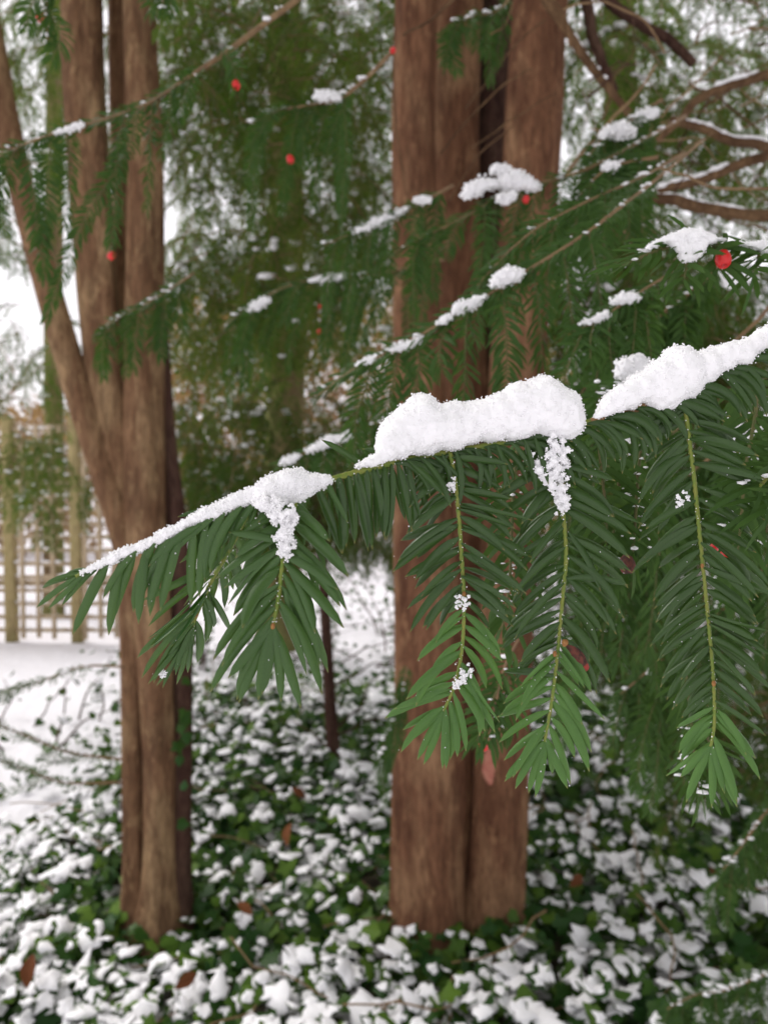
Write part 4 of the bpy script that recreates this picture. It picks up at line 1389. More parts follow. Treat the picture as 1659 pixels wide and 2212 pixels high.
yew_branch('blurred branch carrying a round snow cluster in front of the forked trunk',
    [(1480, 250, 1.3), (1400, 295, 1.12), (1330, 335, 1.02), (1240, 375, 1.0), (1150, 400, 1.0), (1080, 425, 1.0), (1000, 470, 1.0), (900, 520, 1.0), (850, 545, 1.0)], 0.003, 0.001,
    [('auto', 0.3, 0.97, 16, 0.05, 0.11)], nl=0.022, tint=(0, 0.45), needle_stem=(0.35, 1), new_tip=0.4, berries=[(1136, 430, 0.98, 0.0045)])
yew_branch('blurred branch with a long thin snow streak left of the forked trunk',
    [(980, 400, 1.25), (920, 432, 1.25), (850, 465, 1.25), (770, 500, 1.25), (700, 530, 1.25)], 0.003, 0.001, [('auto', 0.05, 0.95, 9, 0.08, 0.16)], nl=0.022, tint=(0, 0.35), needle_stem=(0.1, 1))
yew_branch('faint snowy branch crossing behind the drooping middle branch at left',
    [(960, 560, 1.5), (850, 588, 1.5), (740, 600, 1.5), (640, 612, 1.5), (550, 655, 1.5), (490, 700, 1.5)], 0.004, 0.0012, [('auto', 0.05, 0.98, 16, 0.10, 0.2)], nl=0.023, tint=(0, 0.4), needle_stem=(0.1, 1),
    berries=[(692, 662, 1.52, 0.0045), (690, 715, 1.52, 0.0045)])
yew_branch('bare tan twig branch with one white snow lump in the upper centre',
    [(850, 110, 1.35), (790, 170, 1.35), (735, 212, 1.35), (680, 225, 1.36), (600, 240, 1.37), (540, 270, 1.38)], 0.004, 0.0015,
    [('auto', 0.3, 0.98, 10, 0.10, 0.2), [(744, 212, 1.35), (748, 330, 1.35), (742, 400, 1.35), (738, 490, 1.35)]], nl=0.022, tint=(0.05, 0.5), needle_stem=(0.5, 1), berries=[(627, 343, 1.35, 0.0066), (849, 108, 1.3, 0.005)])
yew_branch('dark low spray with snow just above the left end of the sharp branch',
    [(900, 870, 1.0), (820, 915, 1.0), (745, 940, 1.0), (690, 965, 1.0), (610, 1000, 1.0)], 0.0025, 0.001, [('auto', 0.05, 0.98, 11, 0.05, 0.11)], nl=0.022, tint=(0, 0.4), needle_stem=(0.1, 1), new_tip=0.4)
yew_branch('snow dusted green tip crossing the left trunks at mid height',
    [(420, 590, 1.3), (360, 630, 1.3), (300, 665, 1.3), (250, 690, 1.3), (215, 720, 1.3)], 0.002, 0.001, [('auto', 0.05, 0.95, 9, 0.05, 0.11)], nl=0.023, tint=(0.1, 0.6), needle_stem=(0.1, 1))
yew_branch('dense hanging branch between the sharp sprays and the forked trunk',
    [(1560, 560, .80), (1480, 640, .80), (1400, 700, .80), (1330, 760, .80), (1270, 830, .80), (1220, 900, .80)], 0.003, 0.001, [('auto', 0.02, 0.98, 22, 0.09, 0.17)], nl=0.023, tint=(0, 0.3), needle_stem=(0.1, 1), new_tip=0.25)
yew_branch('shaded branch hanging low behind the sharp sprays at right',
    [(1720, 860, .72), (1620, 930, .72), (1520, 1000, .73), (1430, 1070, .74), (1350, 1150, .75), (1280, 1220, .76)], 0.003, 0.001, [('auto', 0.02, 0.98, 24, 0.09, 0.19)], nl=0.023, tint=(0, 0.35), needle_stem=(0.1, 1), new_tip=0.3,
    berries=[(1566, 1207, .32, 0.0030), (1541, 1184, .33, 0.0020)])
yew_branch('blurred lower spray behind the tips of the sharp sprays at right',
    [(1700, 1180, .85), (1600, 1280, .86), (1500, 1370, .87), (1410, 1440, .88), (1340, 1500, .9)], 0.003, 0.001, [('auto', 0.02, 0.98, 16, 0.08, 0.16)], nl=0.023, tint=(0, 0.4), needle_stem=(0.1, 1), new_tip=0.3)
yew_branch('small spray with a red berry in front of the stout trunk',
    [(1120, 1380, .50), (1090, 1440, .50), (1070, 1520, .50), (1055, 1600, .50)], 0.001, 0.0007, [[(1080, 1480, .5), (1050, 1540, .5), (1030, 1600, .5)], [(1095, 1450, .5), (1100, 1530, .5), (1085, 1580, .5)]], nl=0.021, tint=(0.1, 0.5), needle_stem=(0.1, 1),
    berries=[(1043, 1612, .54, 0.003)])
yew_branch('soft green spray beside the stout trunk at knee height',
    [(880, 1440, 1.7), (862, 1520, 1.7), (835, 1590, 1.7), (815, 1650, 1.7)], 0.002, 0.001, [('auto', 0.0, 0.9, 7, 0.06, 0.12)], nl=0.023, tint=(0.2, 0.6), needle_stem=(0, 1))
yew_branch('low yew sprig lying over the ivy in the bottom right corner',
    [(1720, 2080, 1.5), (1640, 2110, 1.48), (1560, 2140, 1.46), (1500, 2150, 1.45), (1440, 2180, 1.45)], 0.003, 0.001, [('auto', 0.0, 0.98, 14, 0.07, 0.14)], nl=0.023, tint=(0.0, 0.35), needle_stem=(0.1, 1))
yew_branch('dull yew sprig in shade at the right edge above the ivy',
    [(1720, 1700, 1.3), (1650, 1760, 1.3), (1600, 1830, 1.3), (1560, 1880, 1.3)], 0.003, 0.001, [('auto', 0.0, 0.98, 9, 0.06, 0.12)], nl=0.023, tint=(0.0, 0.3), needle_stem=(0.1, 1))
# thin snowy twigs over the lawn at the left
DOWN = 0.12
for lab, pts in (('thin bare twig over the lawn, topmost of three', [(-20, 1500, 2.0), (80, 1475, 2.05), (180, 1440, 2.1), (270, 1440, 2.15)]),
                 ('sparse twig over the lawn, middle of three', [(-20, 1560, 1.8), (60, 1590, 1.9), (150, 1625, 2.0), (262, 1640, 2.1)]),
                 ('sparse twig over the lawn, lowest of three, nearest the ivy', [(-30, 1630, 1.8), (50, 1660, 1.9), (140, 1690, 2.0), (265, 1690, 2.1)])):
    yew_branch(lab, pts[::-1], 0.004, 0.0015, [('auto', 0.1, 0.95, 8, 0.05, 0.14)], nl=0.020, sp=0.010, wid=0.18, tint=(0, 0.5), needle_stem=(0.3, 1))

DOWN = 1.0
yew_branch('short twig with two snow pads under the bright berry spray',
    [(1450, 590, .64), (1400, 620, .63), (1350, 652, .62), (1290, 694, .62), (1240, 716, .62)], 0.0014, 0.0007, [('auto', 0.1, 0.98, 9, 0.03, 0.07)], nl=0.021, tint=(0, 0.3), needle_stem=(0.1, 1))
yew_branch('short spray under the square snow lump behind the sharp branch',
    [(1470, 790, .47), (1420, 808, .47), (1370, 824, .47), (1330, 838, .47), (1290, 860, .47)], 0.0012, 0.0007, [('auto', 0.1, 0.98, 7, 0.02, 0.05)], nl=0.021, tint=(0, 0.3), needle_stem=(0.1, 1))
# snow on those branches
def sc(label, top, bot, d, thick, voxel=0.0016, rough=0.0012, step=6, g=None):
    gr = (voxel * 0.35, voxel * 0.75)
    top = [(a, np.interp(a, [q[0] for q in bot], [q[1] for q in bot]) * 0.22 + c * 0.78) for a, c in top]
    return snow_clump(label, top, bot, d, thick, voxel, 'snow_mid', grains=300, gr=gr, rough=rough * 1.7, step=step, smooth_it=2, rscale=200)
sc('long thin snow streak left of the forked trunk', [(762, 502), (800, 478), (840, 458), (880, 446)], [(762, 506), (800, 496), (840, 480), (880, 452)], 1.25, 0.016, 0.0028, 0.002)
sc('small flat snow tuft above the long streak', [(898, 428), (915, 422), (934, 427)], [(898, 434), (915, 436), (934, 434)], 1.22, 0.014, 0.0028, 0.002)
sc('left lobe of the round snow cluster on the blurred branch', [(1004, 418), (1015, 396), (1040, 383), (1066, 384), (1074, 398)], [(1004, 426), (1020, 424), (1045, 412), (1066, 405), (1074, 404)], 0.98, 0.024, 0.0024, 0.0016)
sc('right lobe of the round snow cluster on the blurred branch', [(1078, 392), (1094, 372), (1115, 366), (1140, 378), (1158, 392), (1162, 404)], [(1078, 404), (1094, 410), (1115, 408), (1140, 410), (1158, 412), (1162, 408)], 0.99, 0.026, 0.0024, 0.0016)
sc('topmost lobe of the round snow cluster on the blurred branch', [(1062, 366), (1078, 350), (1094, 356), (1100, 368)], [(1062, 372), (1078, 376), (1094, 376), (1100, 372)], 1.0, 0.018, 0.0024, 0.0016)
sc('lowest lobe of the round snow cluster on the blurred branch', [(1078, 424), (1095, 416), (1112, 412)], [(1078, 434), (1095, 436), (1112, 426)], 0.97, 0.014, 0.0024, 0.0014)
sc('highest snow tuft on the drooping middle branch', [(1064, 612), (1074, 590), (1090, 574), (1108, 570), (1122, 578), (1130, 590)], [(1064, 622), (1080, 618), (1098, 610), (1116, 602), (1130, 596)], 0.655, 0.014, 0.0014, 0.001)
sc('second snow tuft down the drooping middle branch', [(978, 672), (990, 652), (1010, 642), (1030, 636), (1050, 632)], [(978, 678), (995, 676), (1015, 668), (1035, 656), (1050, 640)], 0.66, 0.012, 0.0014, 0.001)
sc('third snow tuft down the drooping middle branch', [(946, 694), (960, 682), (975, 674)], [(946, 700), (960, 696), (975, 688)], 0.665, 0.009, 0.0014, 0.0008)
sc('lowest snow tuft on the drooping middle branch', [(842, 752), (860, 740), (885, 732), (910, 722)], [(842, 758), (865, 756), (890, 748), (910, 734)], 0.675, 0.010, 0.0014, 0.0008)
sc('snow sprinkled along the tip of the drooping middle branch', [(770, 786), (790, 774), (815, 762), (830, 758)], [(770, 792), (792, 786), (815, 774), (830, 764)], 0.69, 0.008, 0.0014, 0.0008)
sc('white snow lump on the bare tan twig branch', [(676, 208), (690, 196), (710, 193), (728, 200), (736, 212)], [(676, 212), (690, 214), (710, 216), (728, 218), (736, 216)], 1.35, 0.03, 0.003, 0.002)
sc('soft snow streak on the dark low spray, right piece', [(660, 972), (690, 952), (720, 938), (745, 938), (762, 932)], [(660, 978), (690, 970), (720, 956), (745, 952), (762, 940)], 0.99, 0.018, 0.0024, 0.0016)
sc('soft snow streak on the dark low spray, left piece', [(606, 996), (625, 985), (648, 978)], [(606, 1002), (628, 996), (648, 986)], 0.99, 0.014, 0.0024, 0.0016)
sc('snow on the faint snowy branch behind', [(536, 664), (555, 648), (582, 638)], [(536, 672), (560, 664), (582, 648)], 1.48, 0.02, 0.003, 0.002)
sc('narrow snow line on the faint branch, further right', [(672, 602), (710, 592), (745, 592)], [(672, 608), (710, 604), (745, 600)], 1.48, 0.02, 0.003, 0.002)
sc('snow on the long upper left branch over the leftmost trunk', [(120, 284), (150, 274), (185, 262)], [(120, 288), (150, 282), (185, 268)], 0.97, 0.008, 0.0022, 0.0014)
sc('blurred square snow lump just behind the sharp right hand snow', [(1338, 800), (1344, 766), (1366, 752), (1390, 758), (1402, 790)], [(1338, 810), (1350, 822), (1366, 826), (1390, 826), (1402, 800)], 0.47, 0.012, 0.0011, 0.0008)
sc('snow on the twig under the sharp upper right spray', [(1322, 648), (1340, 632), (1365, 626), (1386, 640)], [(1322, 656), (1345, 656), (1368, 652), (1386, 646)], 0.62, 0.016, 0.0014, 0.001)
sc('thin snow left of the snow under the upper right spray', [(1250, 698), (1275, 686), (1300, 674), (1312, 668)], [(1250, 702), (1275, 698), (1300, 694), (1312, 680)], 0.62, 0.010, 0.0014, 0.001)
sc('bluish snow patch in the dark foliage right of the red berry', [(1560, 590), (1580, 576), (1600, 578), (1620, 592)], [(1560, 604), (1580, 620), (1600, 618), (1620, 604)], 1.1, 0.02, 0.0026, 0.0016)
sc('upper snow mass on pale blurred spray at upper right', [(1300, 292), (1330, 272), (1360, 250), (1400, 228), (1420, 234)], [(1300, 300), (1335, 296), (1365, 280), (1400, 256), (1420, 246)], 1.2, 0.04, 0.003, 0.003)
sc('snow mass draped below the pale blurred spray at upper right', [(1296, 290), (1318, 268), (1340, 262), (1372, 280)], [(1296, 300), (1320, 292), (1345, 296), (1372, 288)], 1.1, 0.03, 0.003, 0.003)
sc('snow patch on needles in front of the white gap at upper right', [(1300, 356), (1318, 346), (1340, 354)], [(1300, 364), (1320, 366), (1340, 362)], 1.0, 0.02, 0.0026, 0.0016)
sc('snow caught behind the sharp sprays at the right edge, low', [(1330, 940), (1350, 920), (1372, 916)], [(1330, 948), (1352, 950), (1372, 934)], 0.42, 0.012, 0.0012, 0.0008)
sc('snow caught behind the sharp sprays at the right edge, high', [(1560, 930), (1590, 914), (1640, 920), (1680, 916)], [(1560, 944), (1590, 950), (1640, 946), (1680, 940)], 0.45, 0.014, 0.0012, 0.0008)
yew_branch('pale snow laden spray in front of the limbs at upper right',
    [(1430, 215, 1.2), (1390, 240, 1.2), (1340, 275, 1.15), (1300, 300, 1.1), (1270, 340, 1.1)], 0.003, 0.001, [('auto', 0.0, 0.98, 12, 0.05, 0.12)], nl=0.022, tint=(0.05, 0.4), needle_stem=(0.1, 1))
yew_branch('dark green spray below the pale snow laden spray',
    [(1420, 340, 1.0), (1360, 350, 1.0), (1310, 365, 1.0), (1270, 400, 1.0), (1240, 440, 1.0)], 0.0025, 0.001, [('auto', 0.0, 0.98, 12, 0.05, 0.11)], nl=0.022, tint=(0.05, 0.35), needle_stem=(0.1, 1))
yew_branch('bright sprig high on the forked trunk at the top edge',
    [(1120, -40, 1.3), (1080, 20, 1.3), (1010, 40, 1.3), (960, 70, 1.3)], 0.0025, 0.001, [('auto', 0.2, 0.98, 8, 0.05, 0.10)], nl=0.022, tint=(0.1, 0.7), needle_stem=(0.2, 1))

# ------------------------------------------------------------------ the sharp branch in front
def hd(x):
    return float(np.interp(x, [90, 400, 620, 900, 1200, 1659], [0.238, 0.246, 0.256, 0.280, 0.287, 0.296]))

STEM = [(1740, 690), (1659, 738), (1600, 772), (1500, 826), (1400, 872), (1290, 908), (1250, 917), (1180, 940), (1080, 958), (980, 974), (880, 992), (800, 1012), (720, 1034), (640, 1058), (560, 1078), (480, 1108), (400, 1148), (330, 1174), (260, 1204), (200, 1230), (165, 1246)]
stem_p = spline([W(x, y, hd(x)) for x, y in STEM], 130)
hb = stem_p[0]
hero = thing('yew_branch', hb, 'sharp yew branch in front, its drooping sprays of glossy needles under fresh snow', 'branch')

def lumpy_tube(path, r0, r1, n=9, bumps=0.18, per=0.0030, seed=0.0):
    K = int(arc_len(path) / 0.0010)
    q = arc_sample(path, np.linspace(0, arc_len(path), max(K, 8)))
    rad = np.linspace(r0, r1, len(q))
    def prof(k, ang):
        ph = k * 0.0010 / per
        spiral = np.sin(2 * math.pi * ph + ang * 1.0) * 0.5 + np.sin(2 * math.pi * ph * 1.0 - ang * 2) * 0.5
        return 1 + bumps * spiral
    return tube(q, rad, n, True, prof)

# the stem is green at its tip and brown at its thick end
half = 34
st_old = obj('stem', Geo().add(*lumpy_tube(stem_p[:half + 1], 0.0021, 0.0014)).mesh('stem', M['twig_brown'], hb), hero)
st_old['label'] = 'brown older wood of the stem'
st_new = obj('stem', Geo().add(*lumpy_tube(stem_p[half:], 0.0014, 0.0007)).mesh('stem', M['twig_green'], hb), hero)

def cam_n(p, right=0.0, up=0.0):
    return nrm(nrm(C0 - p) + RGT * right + UPV * up)

needle_sets = []          # (needles, material, parent)
SPRAYS = [
    # twig picture points (x, y, depth), needle length, start of the new growth, plane tilt (right, up), spacing
    ([(640, 1075, .256), (625, 1150, .250), (612, 1210, .246), (602, 1290, .243), (590, 1352, .241)], 0.0275, 9.0, (0.05, 0.35), 0.0026, 'needle_mid', 'needle_mid'),
    ([(545, 1088, .262), (500, 1180, .270), (455, 1260, .276), (425, 1330, .280), (410, 1372, .282)], 0.0255, 9.0, (1.5, 0.5), 0.0028, 'needle_mid', 'needle_mid'),
    ([(972, 978, .280), (985, 1050, .278), (992, 1130, .278), (998, 1220, .279), (1002, 1300, .281), (998, 1400, .284), (982, 1480, .287), (958, 1535, .289)], 0.0250, 0.56, (-0.05, 0.15), 0.0027, 'needle_old', 'needle_new'),
    ([(1190, 940, .288), (1205, 1030, .286), (1218, 1130, .285), (1222, 1210, .286), (1214, 1300, .287), (1205, 1400, .288), (1192, 1510, .290), (1176, 1602, .292)], 0.0255, 0.70, (0.08, 0.1), 0.0027, 'needle_old', 'needle_new'),
    ([(1476, 842, .290), (1484, 920, .288), (1497, 1020, .287), (1508, 1130, .287), (1518, 1230, .288), (1530, 1350, .289), (1540, 1470, .290), (1542, 1560, .291), (1535, 1612, .292)], 0.0250, 0.815, (-0.08, 0.12), 0.0027, 'needle_old', 'needle_new'),
]
tw_objs = []
for k, (pts, nl, newu, (tr, tu), sp, mo, mn) in enumerate(SPRAYS):
    q = dist_path(pts, 60)
    V, F = lumpy_tube(q, 0.00088, 0.0006, 8, 0.30, 0.0024)
    tw = obj('twig', Geo().add(V, F).mesh('twig', M['twig_green'], hb), hero)
    tw_objs.append(tw)
    pn = cam_n(q.mean(0), tr, tu)
    big = 0.16 if newu > 1 else 0.10
    lf = ([0, 0.05, 0.2, 0.7, 0.9, 1.0], [0.55, 0.8, 1, 1, 0.98, 0.85]) if newu > 1 else ([0, 0.06, 0.2, newu - 0.06, newu - 0.01, newu + 0.02, newu + 0.12, 0.92, 1], [0.6, 0.85, 1.05, 0.95, 0.72, 0.62, 0.95, 1.0, 0.85])
    for ly, (spread, dz) in enumerate(((15, 0.0), (18, -0.0014))):
        a = (70, 50) if newu < 1 else (58, 36)
        ns = needles_on(q, pn, sp * (1.55 if ly == 0 else 2.9) * (0.98 if newu > 1 else 1.0), nl * 1.06, wid=(0.120 if newu > 1 else 0.120), roll=22, a0=a, bend=(14, 38), curl=(0.05, 0.5), spread=spread, lenf=lf, tipfan=big, twigr=0.0009)
        ns['P'] = ns['P'] + ns['N'] * dz
        ns['L'] = ns['L'] * rng.uniform(0.8, 1.12, len(ns['L']))
        ns = sub_ns(ns, np.where(rng.uniform(0, 1, len(ns['L'])) > 0.07)[0])
        u = np.array([np.argmin(((q - p) ** 2).sum(1)) for p in ns['P']]) / (len(q) - 1)
        isn = u > newu
        if isn.any():
            needle_sets.append((sub_ns(ns, np.where(isn)[0]), mn, tw))
        needle_sets.append((sub_ns(ns, np.where(~isn)[0]), mo, tw))
    # a few stray needles that cross over the twig
    ns = sub_ns(ns, rng.choice(len(ns['L']), 3, replace=False))
    ns['a0'] = np.radians(rng.uniform(8, 100, 3)); ns['N'] = nrm(ns['N'] + ns['S'] * rng.normal(0, 0.35, (3, 1)))
    ns['S'] = nrm(ns['S'] - ns['N'] * (ns['S'] * ns['N']).sum(1, keepdims=True)); ns['T'] = nrm(ns['T'] - ns['N'] * (ns['T'] * ns['N']).sum(1, keepdims=True))
    ns['S'] = nrm(ns['S'] - ns['T'] * (ns['S'] * ns['T']).sum(1, keepdims=True))
    ns['P'] = ns['P'] + ns['N'] * 0.0024; ns['L'] = ns['L'] * 0.8
    needle_sets.append((ns, mo, tw))
    # the terminal fan
    m = 4
    T = nrm(q[-1] - q[-4])
    N = nrm(pn - T * np.dot(pn, T))
    S0 = np.cross(T, N)
    an = np.linspace(-34, 30, m) + rng.normal(0, 5, m)
    ns = dict(P=np.repeat(q[-1][None], m, 0), T=np.repeat(T[None], m, 0), S=S0[None] * np.sign(an)[:, None], N=nrm(np.repeat(N[None], m, 0) + rng.normal(0, 0.2, (m, 3))),
              a0=np.radians(np.abs(an)), bend=np.radians(rng.uniform(0, 14, m)), curl=rng.uniform(0, 0.3, m), L=nl * rng.uniform(0.72, 1.0, m), Wd=nl * 0.122 * np.ones(m), tint=np.zeros(m))
    ns['S'] = nrm(ns['S'] - ns['T'] * (ns['S'] * ns['T']).sum(1, keepdims=True))
    ns['N'] = np.cross(ns['S'], ns['T']) * np.sign((np.cross(ns['S'], ns['T']) * N).sum(1, keepdims=True))
    needle_sets.append((ns, mn, tw))

def stem_needles(xs, down, s_dir, a0, bend, L, mk, parent, curl=(0.1, 0.5), dz=0.0012, wid=0.118, nt=0.25):
    ns = []
    for x in xs:
        y = np.interp(-x, [-s[0] for s in STEM], [s[1] for s in STEM])
        p = W(x, y + 2, hd(x) - dz)
        Tn = nrm(RGT * (down + rng.normal(0, 0.05)) - UPV + FWD * rng.normal(-0.02, 0.12))
        N = cam_n(p, rng.normal(0, nt), rng.normal(0.12, nt * 0.6))
        N = nrm(N - Tn * np.dot(N, Tn))
        S = np.cross(Tn, N)
        S = S * (np.sign(np.dot(S, RGT)) * s_dir)
        l = rng.uniform(*L)
        ns.append(dict(P=p[None], T=Tn[None], S=S[None], N=N[None], a0=np.radians([rng.uniform(*a0)]), bend=np.radians([rng.uniform(*bend)]), curl=np.array([rng.uniform(*curl)]), L=np.array([l]), Wd=np.array([l * wid]), tint=np.zeros(1)))
    needle_sets.append((cat_ns(ns), mk, parent))
js = lambda a, b, n: np.linspace(a, b, n) + rng.normal(0, 5, n)
stem_needles(js(236, 450, 9), -0.10, -1, (2, 22), (0, 10), (0.0225, 0.0262), 'needle_mid', st_new, dz=0.0030, nt=0.12)
stem_needles(js(165, 235, 5), -0.5, -1, (10, 40), (5, 25), (0.015, 0.0195), 'needle_mid', st_new, dz=0.0006)
stem_needles([168, 182, 200], -0.9, -1, (30, 62), (30, 55), (0.011, 0.0145), 'needle_mid', st_new, dz=-0.0005)
stem_needles(js(455, 560, 6), -0.15, -1, (5, 35), (5, 20), (0.013, 0.020), 'needle_mid', st_new)
stem_needles(js(700, 728, 3), 0.25, 1, (5, 30), (5, 20), (0.012, 0.016), 'needle_mid', st_new)
stem_needles(js(724, 868, 12), 0.03, 1, (0, 16), (0, 12), (0.024, 0.029), 'needle_old', st_new, curl=(0.0, 0.3), nt=0.4)
stem_needles(js(850, 1000, 11), 0.10, 1, (50, 95), (45, 85), (0.017, 0.022), 'needle_old', st_new)
stem_needles(js(1010, 1150, 10), 0.12, 1, (55, 100), (50, 88), (0.017, 0.023), 'needle_old', st_new)
stem_needles(js(1150, 1270, 8), 0.2, 1, (40, 95), (35, 80), (0.018, 0.024), 'needle_old', st_new)
stem_needles(js(1285, 1440, 12), 0.12, 1, (55, 105), (50, 95), (0.018, 0.024), 'needle_old', st_old)
stem_needles(js(1445, 1670, 16), 0.25, 1, (50, 105), (45, 90), (0.020, 0.026), 'needle_old', st_old)
stem_needles(js(480, 1100, 7), -0.6, -1, (60, 105), (10, 40), (0.014, 0.020), 'needle_old', st_new, dz=-0.004)

stem_needles(js(300, 560, 9), -0.12, -1, (20, 60), (15, 45), (0.018, 0.024), 'needle_mid', st_new, dz=0.0042, nt=0.15)
stem_needles(js(880, 1180, 13), 0.08, 1, (10, 60), (10, 45), (0.016, 0.022), 'needle_old', st_new, dz=0.0046, nt=0.3)
stem_needles(js(1290, 1660, 14), 0.16, 1, (20, 80), (15, 60), (0.018, 0.024), 'needle_old', st_old, dz=0.0030, nt=0.35)
stem_needles(js(560, 900, 12), 0.02, 1, (0, 30), (0, 20), (0.018, 0.026), 'needle_old', st_new, dz=-0.0020, nt=0.5)
allns = cat_ns([s[0] for s in needle_sets])
own = np.concatenate([[i] * len(s[0]['L']) for i, s in enumerate(needle_sets)])
facing = np.abs((allns['N'] * nrm(C0 - allns['P'])).sum(1))
order = np.argsort(-(allns['L'] * allns['Wd'] * (0.25 + facing) * rng.uniform(0.8, 1.2, len(own))))
sel = np.zeros(len(own), bool)
sel[order[:300]] = True
rest = Geo()
mats3 = ['needle_old', 'needle_mid', 'needle_new']
for i, (ns, mk, par) in enumerate(needle_sets):
    s = sel[own == i]
    if s.any():
        needle_objects(sub_ns(ns, np.where(s)[0]), mk, par, hb)
    if (~s).any():
        V, F, al, ac, ti = needle_geo(sub_ns(ns, np.where(~s)[0]), 6, 5)
        rest.add(V, F, mats3.index(mk), along=al, across=ac)
tag(obj('needles', rest.mesh('needles', [M[k] for k in mats3], hb), hero), kind='stuff')

# buds and the shrivelled berries
def bud(x, y, d, r, par, stretch=1.5):
    c = W(x, y, d)
    r = r * 0.72
    g = Geo()
    for k in range(5):
        a = k * 1.25
        off = (RGT * math.cos(a) + FWD * math.sin(a)) * r * 0.35
        g.add(ICO1[0] * [r * 0.75, r * 0.75, r * stretch] + c + off - UPV * r * 0.25 * (k % 2), ICO1[1])
    return obj('bud', g.mesh('bud', M['bud'], hb), par)
bud(1002, 1283, .2785, 0.0009, tw_objs[2])
bud(1220, 1388, .285, 0.0016, tw_objs[3], 1.1)
bud(1198, 1412, .286, 0.0010, tw_objs[3])
bud(1541, 1476, .288, 0.0010, tw_objs[4])
bud(1516, 1222, .285, 0.0008, tw_objs[4])
bud(590, 1352, .2385, 0.0009, tw_objs[0])
bud(424, 1326, .277, 0.0010, tw_objs[1])
V, F = berry_geo(W(1242, 1415, .2895), 0.0030, nrm(RGT * 0.55 - UPV * 0.8))
Vc = V.mean(0)
ax = nrm(RGT * 0.55 - UPV * 0.8)
V = V + ax * ((V - Vc) @ ax)[:, None] * 0.75
o = obj('dried_berry', Geo().add(V, F).mesh('dried_berry', M['seed'], hb), hero)
o['label'] = 'shrivelled dark berry with a red rim'
V2, F2 = berry_geo(W(1242, 1415, .2895) + ax * 0.0042, 0.0024, ax)
obj('rim', Geo().add(V2, F2).mesh('rim', M['rim'], hb), o)
V, F = berry_geo(W(1354, 1218, .322), 0.0034, nrm(RGT * 0.1 - UPV + FWD * -0.2))
o = obj('dried_berry', Geo().add(V, F).mesh('dried_berry', M['seed'], hb), hero)
o['label'] = 'wrinkled brownish red berry'

# the sprays close behind the sharp branch
yew_branch('olive backlit spray close behind the third sharp spray',
    [(1400, 900, .335), (1385, 960, .335), (1376, 1050, .335), (1370, 1150, .335), (1362, 1215, .335)], 0.0009, 0.0006, [[(1340, 1010, .35), (1330, 1100, .35), (1320, 1200, .35), (1310, 1260, .35)]], nl=0.021, sp=0.0028, tint=(0.2, 0.6), needle_stem=(0, 1), K=5, stem_mat='twig_mid')
yew_branch('dark spray tucked between the second and third sharp sprays',
    [(1120, 950, .33), (1110, 1050, .33), (1105, 1150, .335), (1100, 1260, .34), (1085, 1360, .345)], 0.0009, 0.0006, [[(1290, 930, .33), (1300, 1030, .33), (1310, 1130, .335), (1305, 1230, .34)]], nl=0.022, sp=0.0028, tint=(0, 0.25), needle_stem=(0, 1), K=5, stem_mat='twig_mid')
yew_branch('dark spray behind the rightmost sharp spray',
    [(1640, 800, .36), (1630, 900, .36), (1610, 1010, .365), (1600, 1120, .37), (1590, 1230, .375)], 0.001, 0.0006, [[(1560, 860, .38), (1430, 960, .39), (1420, 1080, .39), (1425, 1200, .39)], [(1650, 900, .37), (1660, 1010, .37), (1655, 1150, .375)]], nl=0.024, sp=0.0028, tint=(0, 0.3), needle_stem=(0, 1), K=5, stem_mat='twig_mid')
t, p = yew_branch('vivid green spray poking in at the right edge',
    [(1760, 960, .285), (1720, 985, .283), (1680, 1010, .28), (1640, 1050, .278)], 0.0009, 0.0006, [[(1730, 975, .285), (1690, 1060, .28), (1665, 1120, .278)]], nl=0.0225, sp=0.0022, tint=(0.75, 1.0), needle_stem=(0, 1), K=5, stem_mat='twig_green', wid=0.09)
yew_branch('pale tipped spray hanging behind the lowest tip at right',
    [(1480, 1450, .42), (1490, 1540, .42), (1500, 1640, .42), (1510, 1720, .42)], 0.0009, 0.0006, [[(1485, 1500, .42), (1530, 1600, .42), (1545, 1700, .42)]], nl=0.021, sp=0.003, tint=(0.1, 0.4), needle_stem=(0, 1), K=5, stem_mat='twig_mid')
# upper right spray, nearly sharp, with the bright berry
ur, urp = yew_branch('nearly sharp spray with snow and a bright red berry at upper right',
    [(1740, 530, .40), (1659, 543, .40), (1600, 535, .40), (1540, 528, .395), (1480, 525, .39), (1410, 545, .385), (1345, 575, .38)], 0.0012, 0.0007,
    [[(1480, 525, .39), (1482, 570, .385), (1476, 605, .38)], [(1640, 540, .40), (1635, 570, .395), (1625, 600, .39)], [(1540, 530, .395), (1550, 560, .39), (1556, 585, .39)]], nl=0.0215, sp=0.0026, tint=(0.1, 0.45), needle_stem=(0, 1), K=5, stem_mat='twig_mid', berries=[(1561, 558, .386, 0.0040)])

